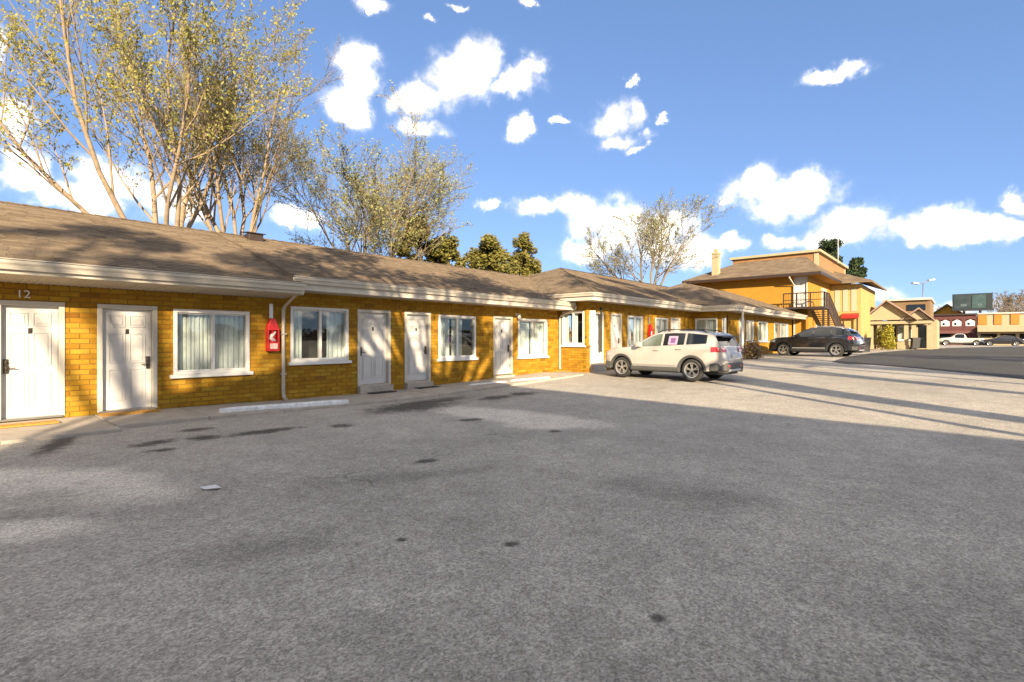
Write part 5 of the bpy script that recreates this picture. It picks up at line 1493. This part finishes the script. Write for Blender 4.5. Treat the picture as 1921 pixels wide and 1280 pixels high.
def billboard():
    X = 121.5; yl, yr = wy(1786, X), wy(1862, X)
    t = thing('billboard', 'dark teal billboard raised above the shops on the right', 'billboard', (X+.5, (yl+yr)/2, .5))
    z1, z0 = hz(551, X, (yl+yr)/2), hz(582, X, (yl+yr)/2)
    b = MB(); b.box(X, X+.8, yr, yl, z0, z1); b.build('panel', mat('billboard_frame', (.015,.022,.025), .5, var=.2), t)
    ym = yr + (yl-yr)*.52
    for l, r_, c in ((ym+.1, yl-.25, (.018,.032,.036)), (yr+.9, ym-.1, (.028,.06,.06))):
        p = MB(); p.box(X-.05, X-.003, l, r_, z0+.3, z1-.25); po = p.build('poster', mat('poster_teal', c, .5, var=.5, scale=.8), t)
        q = MB(); q.box(X-.07, X-.053, l+.5, l+(r_-l)*.6, z0+.7, z0+1.1); q.build('printed_band', mat('poster_band', (.07,.10,.10), .5, var=.2), po)
    c = MB()
    for y in (yr+(yl-yr)*.3, yr+(yl-yr)*.7): c.tube([(X+.4,y,.4),(X+.4,y,z0)], .18, 8)
    c.build('post', M['iron'], t)
    c = MB(); c.box(X-.9, X, yr, yl, z0-.15, z0-.08); c.build('catwalk', M['iron'], t)
billboard()
def far_shops():
    X = 108.0; f = FL(X)
    def al(px): return -wy(px, X)
    t = thing('brick_building', 'two storey maroon brick building with pale arched windows under the billboard', 'building', (X+6, wy(1790, X), .5))
    top = hz(592, X, wy(1790, X)); ops = []
    for px in (1754, 1773, 1795, 1820): ops.append((al(px)-.55, al(px)+.55, hz(612,X,-12), hz(600,X,-12)))
    low = [(al(1750), al(1812), .7, 2.3)]
    b = MB(); brick_wall(f, al(1742), al(1832), .4, top, ops+low, t, mort=b, thick=.5)
    b.box(X+.5, X+12, wy(1832, X), wy(1742, X), .4, top-.3)
    b.build('wall', mat('maroon_brick', (.085,.028,.025), .9, var=.25, scale=1.5, bump=.3), t)
    for o in ops:
        m = (o[0]+o[1])/2
        w = MB(); w.prism([f.p(o[0], -.1, o[2]), f.p(o[1], -.1, o[2]), f.p(o[1], -.1, o[3]-.3), f.p(m, -.1, o[3]), f.p(o[0], -.1, o[3]-.3)], f.n*.06); wo = w.build('window', M['white'], t)
        p = MB(); p.box(o[0]+.2, m-.06, -.03, -.02, o[2]+.15, o[3]-.5, f); p.build('pane', M['carglass'], wo)
    w = MB(); w.box(low[0][0], low[0][1], -.4, -.3, .7, 2.3, f); w.build('shop_window', M['carglass'], t)
    c = MB(); c.box(al(1741), al(1833), -.3, .3, top, top+.25, f); c.build('cornice', M['iron'], t)
    c = MB(); c.box(al(1746), al(1826), .01, .5, 2.35, 2.75, f); c.build('ledge', mat('maroon_ledge', (.12,.05,.045), .8), t)
    # orange-topped strip of shops
    t = thing('shop_building', 'low strip of shops with bright orange sign panels at the right edge', 'building', (X+8, wy(1900, X), .5))
    top = hz(589, X, wy(1880, X)); zs = hz(609, X, wy(1880, X)); zc = hz(619, X, wy(1880, X))
    ops = [(al(1840), al(1870), .7, zc-.6), (al(1876), al(1905), .7, zc-.6), (al(1912), al(1950), .7, zc-.6)]
    b = MB(); brick_wall(f, al(1832)+.05, al(1990), .4, top, ops, t, mort=b, thick=.5); b.box(X+.5, X+14, wy(1990, X), wy(1832, X)-.05, .4, top-.3); b.build('wall', M['cream'], t)
    for l, r_ in ((1833,1851),(1863,1879),(1894,1912),(1926,1945)):
        w = MB(); w.box(al(l)+.1, al(r_), .01, .12, zs, top-.1, f); w.build('sign_panel', mat('sign_orange', (.42,.14,.012), .6, var=.08), t)
    for o in ops:
        w = MB(); w.box(o[0], o[1], -.35, -.25, o[2], o[3], f); w.build('shop_window', M['carglass'], t)
    c = MB(); c.prism([f.p(al(1833), .02, zc+.5), f.p(al(1833), 1.6, zc-.1), f.p(al(1833), 1.6, zc-.3), f.p(al(1833), .02, zc-.3)], f.u*(al(1985)-al(1833))); c.build('canopy', M['cream'], t)
    c = MB(); c.box(al(1832)+.06, al(1990), -.3, .25, top, top+.2, f); c.build('cornice', M['trim'], t)
    # yellow-orange house behind, left of the billboard
    X2 = 125.0; f2 = FL(X2)
    t = thing('house', 'ochre house roof end seen between the office and the billboard', 'building', (X2+4, wy(1768, X2), .5))
    a0, a1 = -wy(1753, X2), -wy(1800, X2); e = hz(588, X2, -12); pk = hz(573, X2, -12)
    b = MB(); b.prism([f2.p(a0,0,.4), f2.p(a1,0,.4), f2.p(a1,0,e), f2.p((a0+a1)/2,0,pk), f2.p(a0,0,e)], (8,0,0)); b.build('wall', M['orange'], t)
    r = MB(); m = (a0+a1)/2; r.prism([f2.p(a0-.5,.4,e-.2), f2.p(m,.4,pk+.1), f2.p(a1+.5,.4,e-.2), f2.p(a1+.5,.4,e), f2.p(m,.4,pk+.35), f2.p(a0-.5,.4,e)], (9,0,0)); r.build('roof', M['shingle'], t)
    c = MB(); c.box(m-1.6, m-.7, .02, .12, e-1.6, e-.3, f2); c.build('window', M['carglass'], t)
far_shops()
# bare trees far right and behind the shops
src = tree('bare_tree', 'thin bare tree behind the orange topped shops, leftmost of its row', (*cam2w((1878-960.5)/F*105, 105), .5),
     grow_tree(71, 10.4, 5, .55, r0=.22, base_h=2.5, levels=(5,5,4), leafn=1, leafs=.2, up=.4, twig_r=.035), M['bark_grey'], M['bark_grey'], M['leaf_brown'], 0, 'bare trees behind the shops')
for i, (px, z, s, lb) in enumerate([(1893,110,1.0,'thin bare tree behind the orange topped shops, second of its row'),(1908,106,.98,'thin bare tree behind the orange topped shops, third of its row'),(1922,112,1.05,'thin bare tree behind the orange topped shops at the photo edge'),(1768,150,1.0,'bare tree behind the ochre house near the billboard')]):
    c = copy_tree(src); c.location = (*cam2w((px-960.5)/F*z, z), .5); c.rotation_euler = (0,0,1.3*i+.6); c.scale = (s,)*3; c['label'] = lb
# a far wooded skyline that closes the view and carries on past the frame
def skyline():
    lob = []; rnd = random.Random(4)
    b = MB()
    for i in range(220):
        an = math.atan2(SA, CA) + R(70) - R(360)*i/220
        d = rnd.uniform(230, 300)
        r = rnd.uniform(4, 7)
        lob.append((math.cos(an)*d, math.sin(an)*d + CAMP.y, r*.6, r, .8))
    leaf_blob(21, lob, 70000, 1.6).build('far_trees', M['leaf_brown'], kind='stuff')
skyline()
bpy.context.view_layer.update()
